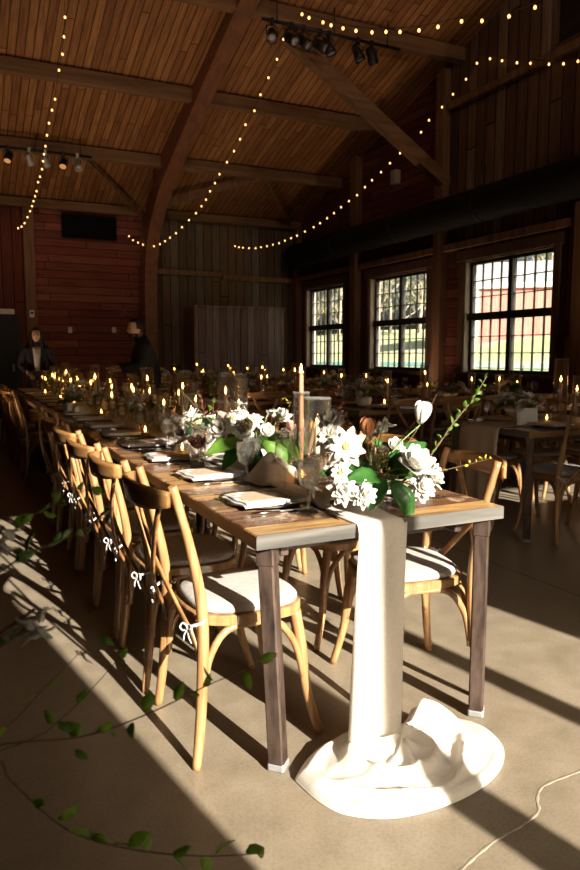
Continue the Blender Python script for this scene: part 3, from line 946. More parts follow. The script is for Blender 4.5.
def tree(x, y, z, h, seed, label):
    t = thing('tree', label, 'tree', (x, y, z), 0, 'trees outside the windows')
    rg = random.Random(seed)
    tr = MB(); tips = []
    lean = Vector((rg.uniform(-.08, .08), rg.uniform(-.08, .08), 1))
    trunk = [lean * (h * k / 5) + Vector((rg.uniform(-.15, .15), rg.uniform(-.15, .15), 0)) * (k > 0) for k in range(6)]
    tr.tube(trunk, [h * .028 * (1 - k / 6.5) for k in range(6)], 7)
    for k in range(22):
        t0 = rg.uniform(.22, .98); b0 = lean * (h * t0); a = rg.uniform(0, 2 * PI); L = h * rg.uniform(.18, .42) * (1.15 - t0 * .7)
        d = Vector((math.cos(a), math.sin(a), rg.uniform(.4, 1.2))).normalized()
        p1 = b0 + d * L * .5 + Vector((0, 0, .02 * h)); p2 = b0 + d * L + Vector((0, 0, .08 * h))
        tr.tube([b0, p1, p2], [h * .010, h * .006, h * .002], 5); tips += [p1, p2]
        for q in range(3):
            e = p1 + Vector((rg.uniform(-1, 1), rg.uniform(-1, 1), rg.uniform(.1, 1))).normalized() * L * .45
            tr.tube([p1, e], [h * .004, h * .0015], 4); tips.append(e)
    tr.build('trunk', M['bark'], t)
    lf = MB()
    for p in tips:
        for q in range(4):
            c_ = p + Vector((rg.gauss(0, 1), rg.gauss(0, 1), rg.gauss(0, .8))) * h * .045; s_ = h * rg.uniform(.006, .013)
            n1 = Vector((rg.uniform(-1, 1), rg.uniform(-1, 1), rg.uniform(-1, 1))).normalized(); n2 = n1.orthogonal().normalized()
            lf.add([c_ - n1 * s_ * 1.6, c_ + n2 * s_ * .7, c_ + n1 * s_ * 1.6, c_ - n2 * s_ * .7 + n1.cross(n2) * s_ * .4], [(0, 1, 2, 3)])
    lf.build('leaves', M['spring_leaf'], t)


for i, (px, x, h) in enumerate(((312, 112, 22), (327, 150, 26), (338, 112, 20), (376, 112, 20), (390, 150, 28), (402, 112, 22), (419, 150, 26), (476, 150, 30), (545, 150, 34))):
    d = ray(px, 350); y = d.y / d.x * x
    tree(x, y, gz(x) - .3, h, 40 + i, 'bare spring tree outside, %s from the left across the three windows' % nth(i))

# ------------------------------------------------------------------ chairs
def bow(mb, p, out, s=1.0):
    """a tied cotton bow hanging at point p, pointing along out"""
    p = Vector(p); out = Vector(out).normalized(); side = out.cross(Vector((0, 0, 1))).normalized()
    for sg in (-1, 1):
        lp = [p, p + side * sg * .022 * s + Vector((0, 0, .018)) * s + out * .008 * s, p + side * sg * .036 * s + out * .014 * s, p + side * sg * .020 * s - Vector((0, 0, .014)) * s + out * .01 * s, p]
        mb.tube(cr(lp, 3), .0045 * s, 5)
        mb.tube(cr([p, p + side * sg * .012 * s - Vector((0, 0, .03)) * s + out * .012 * s, p + side * sg * .024 * s - Vector((0, 0, .062)) * s + out * .006 * s], 3), .0038 * s, 5)
    mb.lathe([(0, -.01), (.009, -.004), (.009, .004), (0, .01)], 6, p)


def seat_outline(hx0, hx1, hyf, hyb, n=36):
    o = []
    for k in range(n):
        a = 2 * PI * k / n; ca, sa = math.cos(a), math.sin(a)
        x = abs(ca) ** .62 * (hx1 if ca > 0 else -hx0)
        wy = hyb + (hyf - hyb) * (x + hx0) / (hx0 + hx1)
        o.append((x, math.copysign(abs(sa) ** .62, sa) * wy))
    return o


def make_chair():
    t = thing('cross_back_chair', '', 'chair')
    W = M['chair_wood']
    f = MB(); f.prism(seat_outline(.19, .20, .215, .185), .425, .455, inset=.004); f.build('seat_frame', W, t)
    # cushion
    c = MB(); o = seat_outline(.175, .19, .205, .175); n = len(o)
    prof = [(.96, .4555), (1.0, .463), (1.0, .474), (.95, .483), (.75, .4885), (.4, .490)]
    vs = [(x * k, y * k, z) for k, z in prof for x, y in o] + [(0, 0, .490)]
    fs = [tuple(range(n))[::-1]] + [(r * n + i, r * n + (i + 1) % n, (r + 1) * n + (i + 1) % n, (r + 1) * n + i) for r in range(len(prof) - 1) for i in range(n)]
    fs += [((len(prof) - 1) * n + i, (len(prof) - 1) * n + (i + 1) % n, len(prof) * n) for i in range(n)]
    c.add(vs, fs, True); cu = c.build('cushion', M['linen'], t)
    for s in (-1, 1):
        m = MB(); bow(m, (-.225, s * .195, .445), (-1, s * .5, 0), .72)
        m.tube(cr([(-.16, s * .165, .470), (-.185, s * .222, .465), (-.225, s * .198, .448)], 3), .005, 5)
        m.build('cushion_tie', M['tie'], cu)
    for s in (-1, 1):
        p = cr([(-.215, s * .222, 0), (-.195, s * .212, .16), (-.180, s * .200, .40), (-.188, s * .197, .55), (-.222, s * .197, .72), (-.268, s * .200, .885)], 5)
        nn = len(p); rr = [.0138 + .0045 * math.sin(PI * min(1, i / nn * 1.25)) for i in range(nn)]
        m = MB(); m.tube(p, rr, 10); m.build('rear_post', W, t)
        m = MB(); p = cr([(.15, s * .165, .43), (.172, s * .172, .30), (.185, s * .182, .16), (.225, s * .20, 0)], 5)
        m.tube(p, [.020 - .006 * i / len(p) for i in range(len(p))], 10); m.build('front_leg', W, t)
        # inverted-U bentwood brace along the side
        m = MB(); p = cr([(-.182, s * .195, .20), (-.160, s * .188, .32), (-.10, s * .180, .405), (0, s * .178, .418), (.08, s * .176, .405), (.145, s * .174, .32), (.176, s * .180, .20)], 4)
        m.tube(p, .0125, 8); m.build('side_brace', W, t)
    for x, hw, nm in ((.165, .165, 'front_brace'), (-.178, .190, 'rear_brace')):
        m = MB(); p = cr([(x + .012 * (x > 0), -hw - .008, .20), (x, -hw * .92, .32), (x, -hw * .55, .405), (x, 0, .418), (x, hw * .55, .405), (x, hw * .92, .32), (x + .012 * (x > 0), hw + .008, .20)], 4)
        m.tube(p, .0115, 8); m.build(nm, W, t)
    # wide bent top rail
    P = []
    ny = 17
    for i in range(ny):
        y = -.215 + .43 * i / (ny - 1); u = y / .215
        xb = -.272 - .058 * (1 - abs(u) ** 2.2)
        h0 = .808 + .016 * abs(u) ** 3; h1 = .870 + .012 * (1 - u * u)
        P.append([(xb - .012 + (.02) * k / 4 * -1 * (1 - u * u) * .6, y, h0 + (h1 - h0) * k / 4) for k in range(5)])
    m = MB(); m.sheet(P, .017); m.build('top_rail', M['chair_rail'], t)
    # crossed back slats
    for s in (-1, 1):
        off = .007 * s
        p = cr([(-.292, s * .150, .835), (-.290 + off, s * .105, .73), (-.272 + off, 0, .60), (-.240 + off, -s * .10, .49), (-.203, -s * .175, .40), (-.188, -s * .188, .33)], 5)
        m = MB(); m.tube(p, .016, 8, flat=(1, .42), up=(1, 0, .1)); m.build('cross_slat', M['chair_rail'], t)
    return t


CH = Kind(make_chair)


def make_long_table(w=.908, L=3.04, lean=.0, collar=True):
    t = thing('banquet_table', '', 'table')
    # origin: floor point under the near left corner; runs along +Y
    rg = random.Random(int(L * 100))
    m = MB()
    nseg = 40
    # top with slightly rough live edges
    lft = [(rg.uniform(-.004, .004), L * i / nseg) for i in range(nseg + 1)]
    rgt = [(w + rg.uniform(-.004, .004), L * i / nseg) for i in range(nseg + 1)]
    lft[0] = (0, 0); rgt[0] = (w, 0)
    vs = []
    for (a, b) in zip(lft, rgt):
        vs += [(a[0], a[1], .717), (b[0], b[1], .717), (b[0], b[1], .756), (b[0] - .004, b[1], .76), (a[0] + .004, a[1], .76), (a[0], a[1], .756)]
    fs = []; 
    for i in range(nseg):
        for k in range(6):
            fs.append((i * 6 + k, i * 6 + (k + 1) % 6, (i + 1) * 6 + (k + 1) % 6, (i + 1) * 6 + k))
    m.add(vs, fs)
    for i in range(len(m.f)): m.mi[i] = 2 if i % 6 in (1, 5) else 0
    m.add(vs[:6], [(5, 4, 3, 2, 1, 0)], mi=1); m.add(vs[-6:], [(0, 1, 2, 3, 4, 5)], mi=1)
    m.build('tabletop', [M['table_top'], M['table_edge'], M['table_edge_side']], t)
    rot = Matrix.Rotation(R(45), 3, 'Z')
    for (x, y, dx) in ((.096, .065, 0), (w - .045, .055, 0), (.096, L - .065, 0), (w - .045, L - .055, 0)):
        q = MB(); sg = 1 if x < w / 2 else -1
        top = Vector((x - lean * sg * (x < w / 2), y, .717)); bot = Vector((x, y, .012))
        d = (top - bot).normalized()
        q.beam(bot, top, .050, .050, (1, 1, 0), .005)
        lg = q.build('leg', M['leg_steel'], t)
        q = MB(); q.beam(top - d * .065, top, .056, .056, (1, 1, 0), .004); q.build('leg_socket', M['leg_steel'], lg)
        q = MB(); q.box((x, y, .014), (.056, .056, .028), rot, .006); q.build('foot_cap', M['foot'], lg)
    q = MB()
    q.box((.125, L / 2, .69), (.03, L - .16, .05), bev=.003); q.box((w - .125, L / 2, .69), (.03, L - .16, .05), bev=.003)
    q.box((w / 2, .14, .691), (w - .26, .03, .05), bev=.003); q.box((w / 2, L - .14, .691), (w - .26, .03, .05), bev=.003)
    q.build('under_frame', M['leg_steel'], t)
    return t


# ------------------------------------------------------------------ tableware
def make_goblet():
    t = thing('goblet', '', 'glass', group=None)
    m = MB(); m.lathe([(.0, .075), (.012, .078), (.026, .088), (.034, .105), (.037, .130), (.036, .168), (.034, .168), (.035, .130), (.031, .107), (.022, .092), (0, .086)], 20, flute=.035, nf=10); m.build('bowl', M['cut_glass'], t)
    m = MB(); m.lathe([(.006, .008), (.0055, .03), (.009, .044), (.0055, .056), (.007, .076)], 10); m.build('stem', M['cut_glass'], t)
    m = MB(); m.lathe([(.033, 0), (.033, .003), (.012, .008), (0, .010)], 20); m.build('foot', M['cut_glass'], t)
    return t


def make_wine_glass():
    t = thing('wine_glass', '', 'glass')
    m = MB(); m.lathe([(0, .095), (.018, .10), (.033, .118), (.038, .145), (.034, .185), (.030, .205), (.0288, .205), (.0328, .185), (.0368, .145), (.032, .12), (0, .102)], 18); m.build('bowl', M['glass'], t)
    m = MB(); m.lathe([(.0045, .006), (.0036, .05), (.006, .097)], 8); m.build('stem', M['glass'], t)
    m = MB(); m.lathe([(.034, 0), (.034, .0025), (.008, .006), (0, .008)], 18); m.build('foot', M['glass'], t)
    return t


def make_charger():
    t = thing('charger_plate', '', 'plate')
    m = MB(); m.lathe([(.085, 0), (.115, .006), (.126, .010), (.124, .012), (.105, .009), (0, .008)], 30); m.build('plate_body', M['charger'], t)
    m = MB(); m.lathe([(.126, .0092), (.1272, .011), (.1255, .0128), (.124, .0115)], 30); m.build('rim', M['charger'], t)
    return t


def make_napkin():
    # folded napkin lying on the plate with the far corner turned over
    t = thing('folded_napkin', '', 'napkin')
    rg = random.Random(3); P = []
    for i in range(9):
        r_ = []
        for j in range(9):
            x = -.12 + .24 * i / 8; y = -.105 + .21 * j / 8
            r_.append((x + .004 * math.sin(j * 1.3), y + .004 * math.sin(i), .004 + .003 * noise.noise(Vector((x * 22, y * 22, 1.5)))))
        P.append(r_)
    m = MB(); m.sheet(P, .007); m.build('lower_fold', M['napkin'], t)
    P2 = [[(p[0] * .96 + .004, p[1] * .97, p[2] + .0072) for p in r_] for r_ in P]
    m = MB(); m.sheet(P2, .006); m.build('upper_fold', M['napkin'], t)
    return t


def make_card():
    return tag(MB().box((0, 0, .0012), (.17, .145, .0022), bev=.0005).build('menu_card', M['card']), '', 'card')


def make_fork():
    m = MB()
    m.tube([(-.10, 0, .003), (-.04, 0, .0045), (.03, 0, .003), (.05, 0, .005)], [.0065, .0045, .0035, .004], 8, flat=(1, .4), up=(0, 0, 1))
    m.box((.062, 0, .006), (.026, .022, .003), bev=.001)
    for k in range(4): m.box((.093, -.009 + .006 * k, .0075), (.038, .0035, .0025), Matrix.Rotation(R(-4), 3, 'Y'))
    return tag(m.build('fork', M['silver']), '', 'fork')


def make_knife():
    m = MB()
    m.tube([(-.11, 0, .005), (-.06, 0, .005), (-.01, 0, .005)], [.0075, .0085, .006], 8, flat=(1, .6), up=(0, 0, 1))
    m.prism([(-.01, -.006), (.08, -.010), (.105, -.006), (.115, .004), (.10, .008), (-.01, .006)], .003, .0055)
    return tag(m.build('knife', M['silver']), '', 'knife')


G, WG, CP, NK, MC, FK, KN = map(Kind, (make_goblet, make_wine_glass, make_charger, make_napkin, make_card, make_fork, make_knife))


def make_taper(h, mat):
    def fn():
        t = thing('taper_candle', '', 'candle')
        m = MB(); m.lathe([(.0115, .006), (.0112, h * .5), (.0095, h - .006), (.006, h), (0, h)], 12); m.build('wax_stick', mat, t)
        m = MB(); m.lathe([(.028, 0), (.028, .006), (.017, .012), (.015, .030), (.012, .030), (.012, .008), (0, .008)], 14); m.build('candle_cup', M['glass'], t)
        m = MB(); m.tube([(0, 0, h - .002), (0, 0, h + .010)], .0012, 5); wk = m.build('wick', M['wick'], t)
        m = MB(); m.lathe([(0, h + .004), (.0055, h + .012), (.0065, h + .020), (.0035, h + .034), (0, h + .048)], 8); m.build('candle_flame', M['flame'], wk)
        return t
    return fn


def make_cyl(r_, h):
    def fn():
        t = thing('hurricane_glass', '', 'candle glass')
        m = MB(); m.lathe([(r_, 0), (r_, h), (r_ - .003, h), (r_ - .003, .006), (0, .006)], 26); m.build('glass_tube', M['glass'], t)
        m = MB(); m.lathe([(r_ + .0008, h - .004), (r_ + .0012, h), (r_ - .001, h + .002), (r_ - .0032, h)], 26); m.build('polished_rim', M['rim_glass'], t)
        return t
    return fn


def make_votive():
    t = thing('votive_candle', '', 'candle')
    m = MB(); m.lathe([(.026, 0), (.031, .06), (.029, .06), (.025, .004), (0, .004)], 16); m.build('glass_cup', M['glass'], t)
    m = MB(); m.lathe([(.022, .005), (.0235, .028), (0, .028)], 12); w = m.build('wax', M['wax_cream'], t)
    m = MB(); m.lathe([(0, .030), (.005, .037), (.006, .045), (.003, .058), (0, .068)], 8); m.build('candle_flame', M['flame'], w)
    return t


CYL = {k: Kind(make_cyl(*v)) for k, v in dict(big=(.055, .33), tall=(.048, .40), mid=(.045, .28), slim=(.036, .34), low=(.05, .22), grand=(.052, .47)).items()}
TAP = {k: Kind(make_taper(*v)) for k, v in dict(c30=(.27, M['wax_cream']), c24=(.21, M['wax_cream']), t30=(.29, M['wax_terra']), t40=(.41, M['wax_terra']), c18=(.16, M['wax_cream']), t22=(.21, M['wax_terra'])).items()}
VO = Kind(make_votive)


# ------------------------------------------------------------------ flowers
def petal(mb, ang, L, W, lift, curl, base=0.0, rg=rnd, z0=0, seg=4, ragged=0):
    P = []
    for i in range(seg + 1):
        u = i / seg
        w = W * math.sin(PI * min(.97, .08 + u * .92)) ** .75
        r_ = base + L * u * math.cos(lift + curl * u * .5); z = z0 + L * u * math.sin(lift + curl * u)
        row = []
        for j in (-1, -.5, 0, .5, 1):
            y = w * j * .5
            row.append((r_ + (rg.uniform(-1, 1) * ragged), y, z + w * .18 * j * j + (rg.uniform(-1, 1) * ragged)))
        P.append(row)
    ca, sa = math.cos(ang), math.sin(ang)
    P = [[(x * ca - y * sa, x * sa + y * ca, z) for (x, y, z) in r_] for r_ in P]
    mb.sheet(P, .0009)


def bloom_meshes():
    D = {}
    rg = random.Random(5)
    m = MB()
    for k in range(9): petal(m, 2 * PI * k / 9 + rg.uniform(-.1, .1), .046 * rg.uniform(.9, 1.1), .021, R(rg.uniform(5, 22)), R(-28), .004, rg)
    for k in range(8): petal(m, 2 * PI * (k + .5) / 8, .034, .018, R(28), R(-20), .003, rg, .002)
    D['daisy'] = m.mesh('bloom', M['petal_white'])
    m = MB()
    for l, (n, L, lf) in enumerate(((10, .048, 2), (9, .042, 24), (8, .034, 46), (6, .026, 66))):
        for k in range(n): petal(m, 2 * PI * (k + .37 * l) / n + rg.uniform(-.15, .15), L * rg.uniform(.85, 1.15), .024, R(lf), R(rg.uniform(-35, 25)), .003, rg, .003 * l, ragged=.0012)
    D['double'] = m.mesh('bloom', M['petal_white'])
    for nm, mt in (('tulip', 'petal_white'), ('tulip_apricot', 'petal_apricot')):
        m = MB()
        for k in range(6): petal(m, 2 * PI * k / 6, .064, .036, R(56 if k % 2 else 50), R(66), .002, rg, 0, 6)
        D[nm] = m.mesh('bloom', M[mt])
    m = MB()
    for l, (n, L, lf) in enumerate(((6, .058, 22), (6, .052, 40), (5, .045, 58))):
        for k in range(n): petal(m, 2 * PI * (k + .5 * l) / n, L, .036, R(lf), R(10), .003, rg, .003 * l, 5)
    D['open'] = m.mesh('bloom', M['petal_white'])
    for nm, mt in (('rose', 'petal_white'), ('rose_blush', 'petal_blush'), ('rose_cream', 'petal_cream')):
        m = MB()
        for l, (n, L, lf) in enumerate(((6, .036, 15), (6, .033, 38), (5, .029, 58), (4, .024, 74))):
            for k in range(n): petal(m, 2 * PI * (k + .41 * l) / n, L, .034, R(lf), R(55), .002, rg, .002 * l)
        D[nm] = m.mesh('bloom', M[mt])
    m = MB()
    for k in range(6): petal(m, 2 * PI * k / 6 + rg.uniform(-.2, .2), .040 * rg.uniform(.85, 1.1), .017, R(48), R(-10 - 30 * (k % 2)), .003, rg, 0, 6, .0012)
    D['bell'] = m.mesh('bloom', M['petal_white'])
    m = MB(); m.lathe([(0, .001), (.006, .002), (.007, .006), (.004, .010), (0, .011)], 8)
    D['centre'] = m.mesh('flower_centre', M['stamen'])
    m = MB(); P = []
    for i in range(8):
        u = i / 7; w = .029 * math.sin(PI * min(.985, .05 + u * .95)) ** .8
        P.append([(.125 * u, w * j, .018 * math.sin(u * 2.6) - .03 * u * u + abs(j) * w * .28 + .003 * math.sin(u * 14 + j)) for j in (-1, -.55, 0, .55, 1)])
    m.sheet(P, .0009); D['leaf'] = m.mesh('leaf', M['leaf']); 
    m = MB(); m.sheet(P, .0009); D['leaf_light'] = m.mesh('leaf', M['leaf_light'])
    return D


BL = bloom_meshes()
ZV = Vector((0, 0, 1))


def face(d): return ZV.rotation_difference(Vector(d).normalized()).to_euler()


def leafrot(d, up=(0, 0, 1)):
    x = Vector(d).normalized(); y = Vector(up).cross(x)
    if y.length < 1e-4: y = Vector((0, 1, 0))
    y.normalize(); z = x.cross(y)
    return Matrix((x, y, z)).transposed()


def branch(parent, pts, r0, leafmat, nleaf, size, seed, bark='twig', start=.25, spread=1.0):
    """a twig with small leaves along it, as a part with its leaves as sub-part"""
    rg = random.Random(seed)
    p = cr(pts, 5); m = MB(); m.tube(p, [r0 * (1 - .7 * i / len(p)) for i in range(len(p))], 6)
    b = m.build('branch', M[bark], parent)
    lf = MB()
    for k in range(nleaf):
        u = start + (1 - start) * (k + rg.random() * .5) / nleaf; i = min(len(p) - 2, int(u * (len(p) - 1)))
        d = (p[i + 1] - p[i]).normalized()
        s_ = Vector((rg.uniform(-1, 1), rg.uniform(-1, 1), rg.uniform(-.6, 1))) * spread; a = (d * .6 + s_).normalized()
        L = size * rg.uniform(.7, 1.25); y = a.orthogonal().normalized(); y = (y * math.cos(k) + a.cross(y) * math.sin(k)); z = a.cross(y)
        P = []
        for q in range(4):
            v = q / 3; w = L * .30 * math.sin(PI * min(.97, .1 + v * .9))
            P.append([p[i] + a * (L * v + .004) + y * (w * j) + z * (abs(j) * w * .4 - L * .15 * v * v) for j in (-1, 0, 1)])
        lf.sheet(P, .0008)
    lf.build('branch_leaves', M[leafmat], b)
    return b


def vessel(kind, parent):
    m = MB()
    if kind == 'compote':
        m.lathe([(.044, 0), (.042, .03), (.040, .05), (.060, .062), (.085, .085), (.092, .10), (.088, .10), (.080, .085), (0, .07)], 24)
    elif kind == 'box':
        m.box((0, 0, .045), (.24, .10, .09), bev=.006)
    else:
        m.lathe([(.05, 0), (.07, .02), (.08, .06), (.076, .09), (.072, .09), (.074, .06), (0, .05)], 22)
    return m.build('bowl', M['ceramic'], parent)


def bloom(parent, kind, loc, d, s=1.0, base=None, stems=None):
    o = link('bloom', BL[kind], parent, loc, face(d), s)
    if kind in ('daisy', 'open', 'double'): link('flower_centre', BL['centre'], o)
    if stems is not None:
        b = Vector(base); e = Vector(loc)
        stems.tube(cr([b, b.lerp(e, .5) + Vector((0, 0, .02)), e - Vector(d).normalized() * .004], 4), .0022, 5)
    return o


def rand_arrangement(seed, kind='compote', spread=.17, nb=11, tall=True):
    def fn():
        rg = random.Random(seed)
        t = thing('flower_arrangement', '', 'flowers')
        vessel(kind, t)
        st = MB(); b0 = (0, 0, .075)
        kinds = ['daisy', 'double', 'rose', 'open', 'rose_cream', 'double', 'tulip', 'rose_blush']
        for k in range(nb):
            a = rg.uniform(0, 2 * PI); r_ = spread * math.sqrt(rg.uniform(.05, 1)); z = .12 + rg.uniform(0, .13) * (1.1 - r_ / spread * .7)
            d = Vector((math.cos(a) * r_ * 6, math.sin(a) * r_ * 6, .8))
            bloom(t, kinds[(k + seed) % len(kinds)], (r_ * math.cos(a), r_ * math.sin(a), z), d, rg.uniform(.9, 1.25), b0, st)
        for k in range(9):
            a = rg.uniform(0, 2 * PI); r_ = rg.uniform(.03, .09)
            d = Vector((math.cos(a), math.sin(a), rg.uniform(-.1, .8)))
            link('leaf', BL['leaf' if k % 3 else 'leaf_light'], t, (r_ * math.cos(a), r_ * math.sin(a), .09 + rg.uniform(0, .05)), leafrot(d), rg.uniform(.8, 1.3))
        st.build('stems', M['stem'], t)
        if tall:
            a = rg.uniform(0, 2 * PI)
            branch(t, [(0, 0, .08), (.06 * math.cos(a), .06 * math.sin(a), .22), (.16 * math.cos(a), .16 * math.sin(a), .38)], .003, 'leaf_light', 12, .028, seed + 9)
            a += 2.2
            branch(t, [(0, 0, .08), (.05 * math.cos(a), .05 * math.sin(a), .2), (.08 * math.cos(a), .08 * math.sin(a), .33)], .0025, 'copper', 16, .02, seed + 19)
        return t
    return fn


ARR = [Kind(rand_arrangement(i, k, s, n)) for i, (k, s, n) in enumerate((('compote', .15, 11), ('bowl', .17, 12), ('compote', .16, 10), ('bowl', .14, 9)))]

# ------------------------------------------------------------------ the long table
LX, LY, TW, TZ = .753, 1.778, .908, .76
TCX = LX + TW / 2
LT = Kind(lambda: make_long_table(TW, 3.04, .035))
LT.put('nearest length of the long reclaimed-wood banquet table, runner hanging off its end', (LX, LY, 0), 0, 'lengths of the long table')
LT.put('middle length of the long reclaimed-wood banquet table', (LX, LY + 3.05, 0), 0, 'lengths of the long table')
LT.put('farthest length of the long reclaimed-wood banquet table, beside the standing people', (LX, LY + 6.10, 0), 0, 'lengths of the long table')

PITCHY = .555
SY = [2.17 + PITCHY * k for k in range(16)]
for i, yy in enumerate([2.17, 2.725, 3.28, 3.835, 4.38, 5.16, 7.32, 8.22, 8.77, 9.32, 9.87, 10.42]):
    rz = R(rnd.uniform(-3, 3)) if i else 0
    CH.put('cross-back wooden chair, %s from the camera on the left side of the long table' % nth(i), (LX + .082 + (rnd.uniform(-.02, .02) if i else 0), yy, 0), rz, 'chairs on the left of the long table')
for i, yy in enumerate([2.175, 2.765, 3.30, 3.835, 4.38, 5.20, 5.75, 6.3, 6.85, 7.38, 9.5, 10.1]):
    rz = PI + (R(rnd.uniform(-3, 3)) if i else -R(12))
    CH.put('cross-back wooden chair, %s from the camera on the right side of the long table' % nth(i), (LX + TW - .075 + (rnd.uniform(-.02, .02) if i else -.045), yy, 0), rz, 'chairs on the right of the long table')


def put_seat(p, fx, rz, where, full=True, seed=0, cards=True, glass=2, zt=TZ):
    """place setting; p: charger centre, rz: heading of the guest (local +x points into the table)"""
    c, s = math.cos(rz), math.sin(rz)
    rg = random.Random(seed)

    def L(x, y, z=0): return (p[0] + x * c - y * s, p[1] + x * s + y * c, zt + z)
    CP.put('brown charger plate ' + where, L(0, 0), rz, 'charger plates')
    NK.put('folded white napkin ' + where, L(0, 0, .0125), rz + R(rg.uniform(-5, 5)), 'napkins')
    if cards: MC.put('kraft menu card ' + where, L(-.01, .005, .0255), rz + R(rg.uniform(-8, 8)), 'menu cards')
    if full:
        FK.put('outer fork ' + where, L(-.01, .195), rz + R(rg.uniform(-3, 3)), 'forks')
        FK.put('inner fork ' + where, L(0, .160), rz + R(rg.uniform(-3, 3)), 'forks')
        KN.put('knife ' + where, L(0, -.150), rz + R(rg.uniform(-3, 3)), 'knives')
    if glass: G.put('cut-glass goblet ' + where, L(.078 + rg.uniform(-.01, .01), -.185), rz, 'goblets')
    if full and glass > 1: G.put('inner cut-glass goblet ' + where, L(.155, -.075 + rg.uniform(-.008, .008)), rz, 'goblets')
    if glass > 1: WG.put('wine glass ' + where, L(.150, .155 + rg.uniform(-.01, .01)), rz, 'wine glasses')


for k in range(16):
    for sd, x, rz, nm in (('L', LX + .195, 0, 'left'), ('R', LX + TW - .195, PI, 'right')):
        put_seat((x, SY[k]), 0, rz, 'at the %s seat on the %s side of the long table' % (nth(k), nm), k < 9, k * 2 + (sd == 'R'), k < 12, 2 if k < 13 else 1)


# runner: gauze strip along the table, falling over the near end into a pool on the floor
def runner(x0, x1, ys, ye, seed, mat, name, label, axis='Y'):
    """strip on the table from ye (far) to ys (near edge), then down"""
    P = []
    n = 11
    L = ye - ys; steps = int(L / .05)
    for i in range(steps + 1):
        y = ye - L * i / steps; row = []
        calm = min(1, (y - ys) / .25)
        for j in range(n):
            u = j / (n - 1); x = x0 + (x1 - x0) * u + .012 * noise.noise(Vector((y * 3, seed, 2)))
            z = TZ + .004 + calm * .022 * max(0, noise.noise(Vector((x * 11, y * 5, seed)))) + .010 * max(0, noise.noise(Vector((x * 30, y * 16, seed))))
            row.append(Vector((x, y, z)))
        P.append(row)
    for k, (dy, dz) in enumerate(((.004, -.003), (.012, -.012), (.017, -.03))):
        P.append([Vector((x0 + (x1 - x0) * j / (n - 1), ys - dy, TZ + .004 + dz)) for j in range(n)])
    steps = 16
    for i in range(1, steps + 1):
        v = i / steps; z = TZ - .03 - (TZ - .075) * v; row = []
        sx0 = x0 - .035 * v; sx1 = x1 - .008 * v
        for j in range(n):
            u = j / (n - 1)
            fold = .016 * v ** .6 * math.sin(u * 13 + seed) + .006 * math.sin(u * 29 + v * 2)
            row.append(Vector((sx0 + (sx1 - sx0) * u, ys - .022 + fold - .02 * v, z)))
        P.append(row)
    return P


mbx = MB()
P = runner(1.08, 1.245, LY, 10.6, 1.3, None, '', '')
mbx.sheet(P, .0016)
# second, narrower gathered layer behind the front one gives the double hem
Pb = []
for i in range(18):
    v = i / 17
    Pb.append([Vector((1.12 + .138 * j / 8 - .02 * v, LY - .012 - .010 * v + .010 * math.sin(j * 1.7) * v, TZ - .01 - .70 * v)) for j in range(9)])
mbx.sheet(Pb, .0014)
outl = [(.866, 1.76), (.884, 1.635), (.931, 1.549), (1.051, 1.482), (1.248, 1.47), (1.43, 1.52), (1.545, 1.62), (1.563, 1.75), (1.46, 1.86), (1.29, 1.84), (1.10, 1.86), (.967, 1.845)]
oc = cr([(a, b, 0) for a, b in outl + outl[:1]], 9)[:-1]
cx0, cy0 = 1.20, 1.69
NR = 30
vs = []
for r_ in range(NR + 1):
    t_ = r_ / NR
    for k, p in enumerate(oc):
        x = cx0 + (p.x - cx0) * t_; y = cy0 + (p.y - cy0) * t_
        a = math.atan2(y - cy0, x - cx0)
        w1 = noise.noise(Vector((x * 3.2, y * 3.2, 1.0))); w2 = noise.noise(Vector((x * 6, y * 6, 7.0)))
        env = (1 - t_ ** 3) ** .6
        con = 1 - abs(math.sin((t_ * 2.6 + .55 * w1 + .10 * math.sin(a * 2 + 1)) * PI))            # long folds following the outline
        rad = 1 - abs(math.sin(a * 2.5 + 2.2 * w1 + 3 * t_))                                       # folds falling from the hanging strip
        fine = 1 - 2 * abs(noise.noise(Vector((x * 13 + 3, y * 13, 9.0))))
        z = .010 + env * (.020 + .034 * con ** 1.6 + .022 * rad ** 1.8 * (1 - t_ * .6) + .007 * fine)
        z += .045 * math.exp(-((x - 1.16) ** 2 / .012 + (y - 1.76) ** 2 / .010))
        back = math.exp(-(((x - 1.38) * .8 + (y - 1.80) * .6) ** 2 / .0009 + ((x - 1.38) * -.6 + (y - 1.80) * .8) ** 2 / .008)) * .075
        z += back + .010 * math.exp(-((t_ - .93) / .04) ** 2)
        vs.append((x, y, max(.006, z)))
n_ = len(oc)
fs = [(r_ * n_ + k, r_ * n_ + (k + 1) % n_, (r_ + 1) * n_ + (k + 1) % n_, (r_ + 1) * n_ + k) for r_ in range(NR) for k in range(n_)]
low = [(x, y, .003) for (x, y, z) in vs[-n_:]]
o_ = len(vs); vs += low
fs += [(NR * n_ + k, NR * n_ + (k + 1) % n_, o_ + (k + 1) % n_, o_ + k) for k in range(n_)] + [tuple(o_ + k for k in range(n_))[::-1]]
mbx.add(vs, fs, True)
o = mbx.build('table_runner', M['gauze']); tag(o, 'ivory gauze runner down the long table, hanging off its end and pooled on the floor', 'runner')


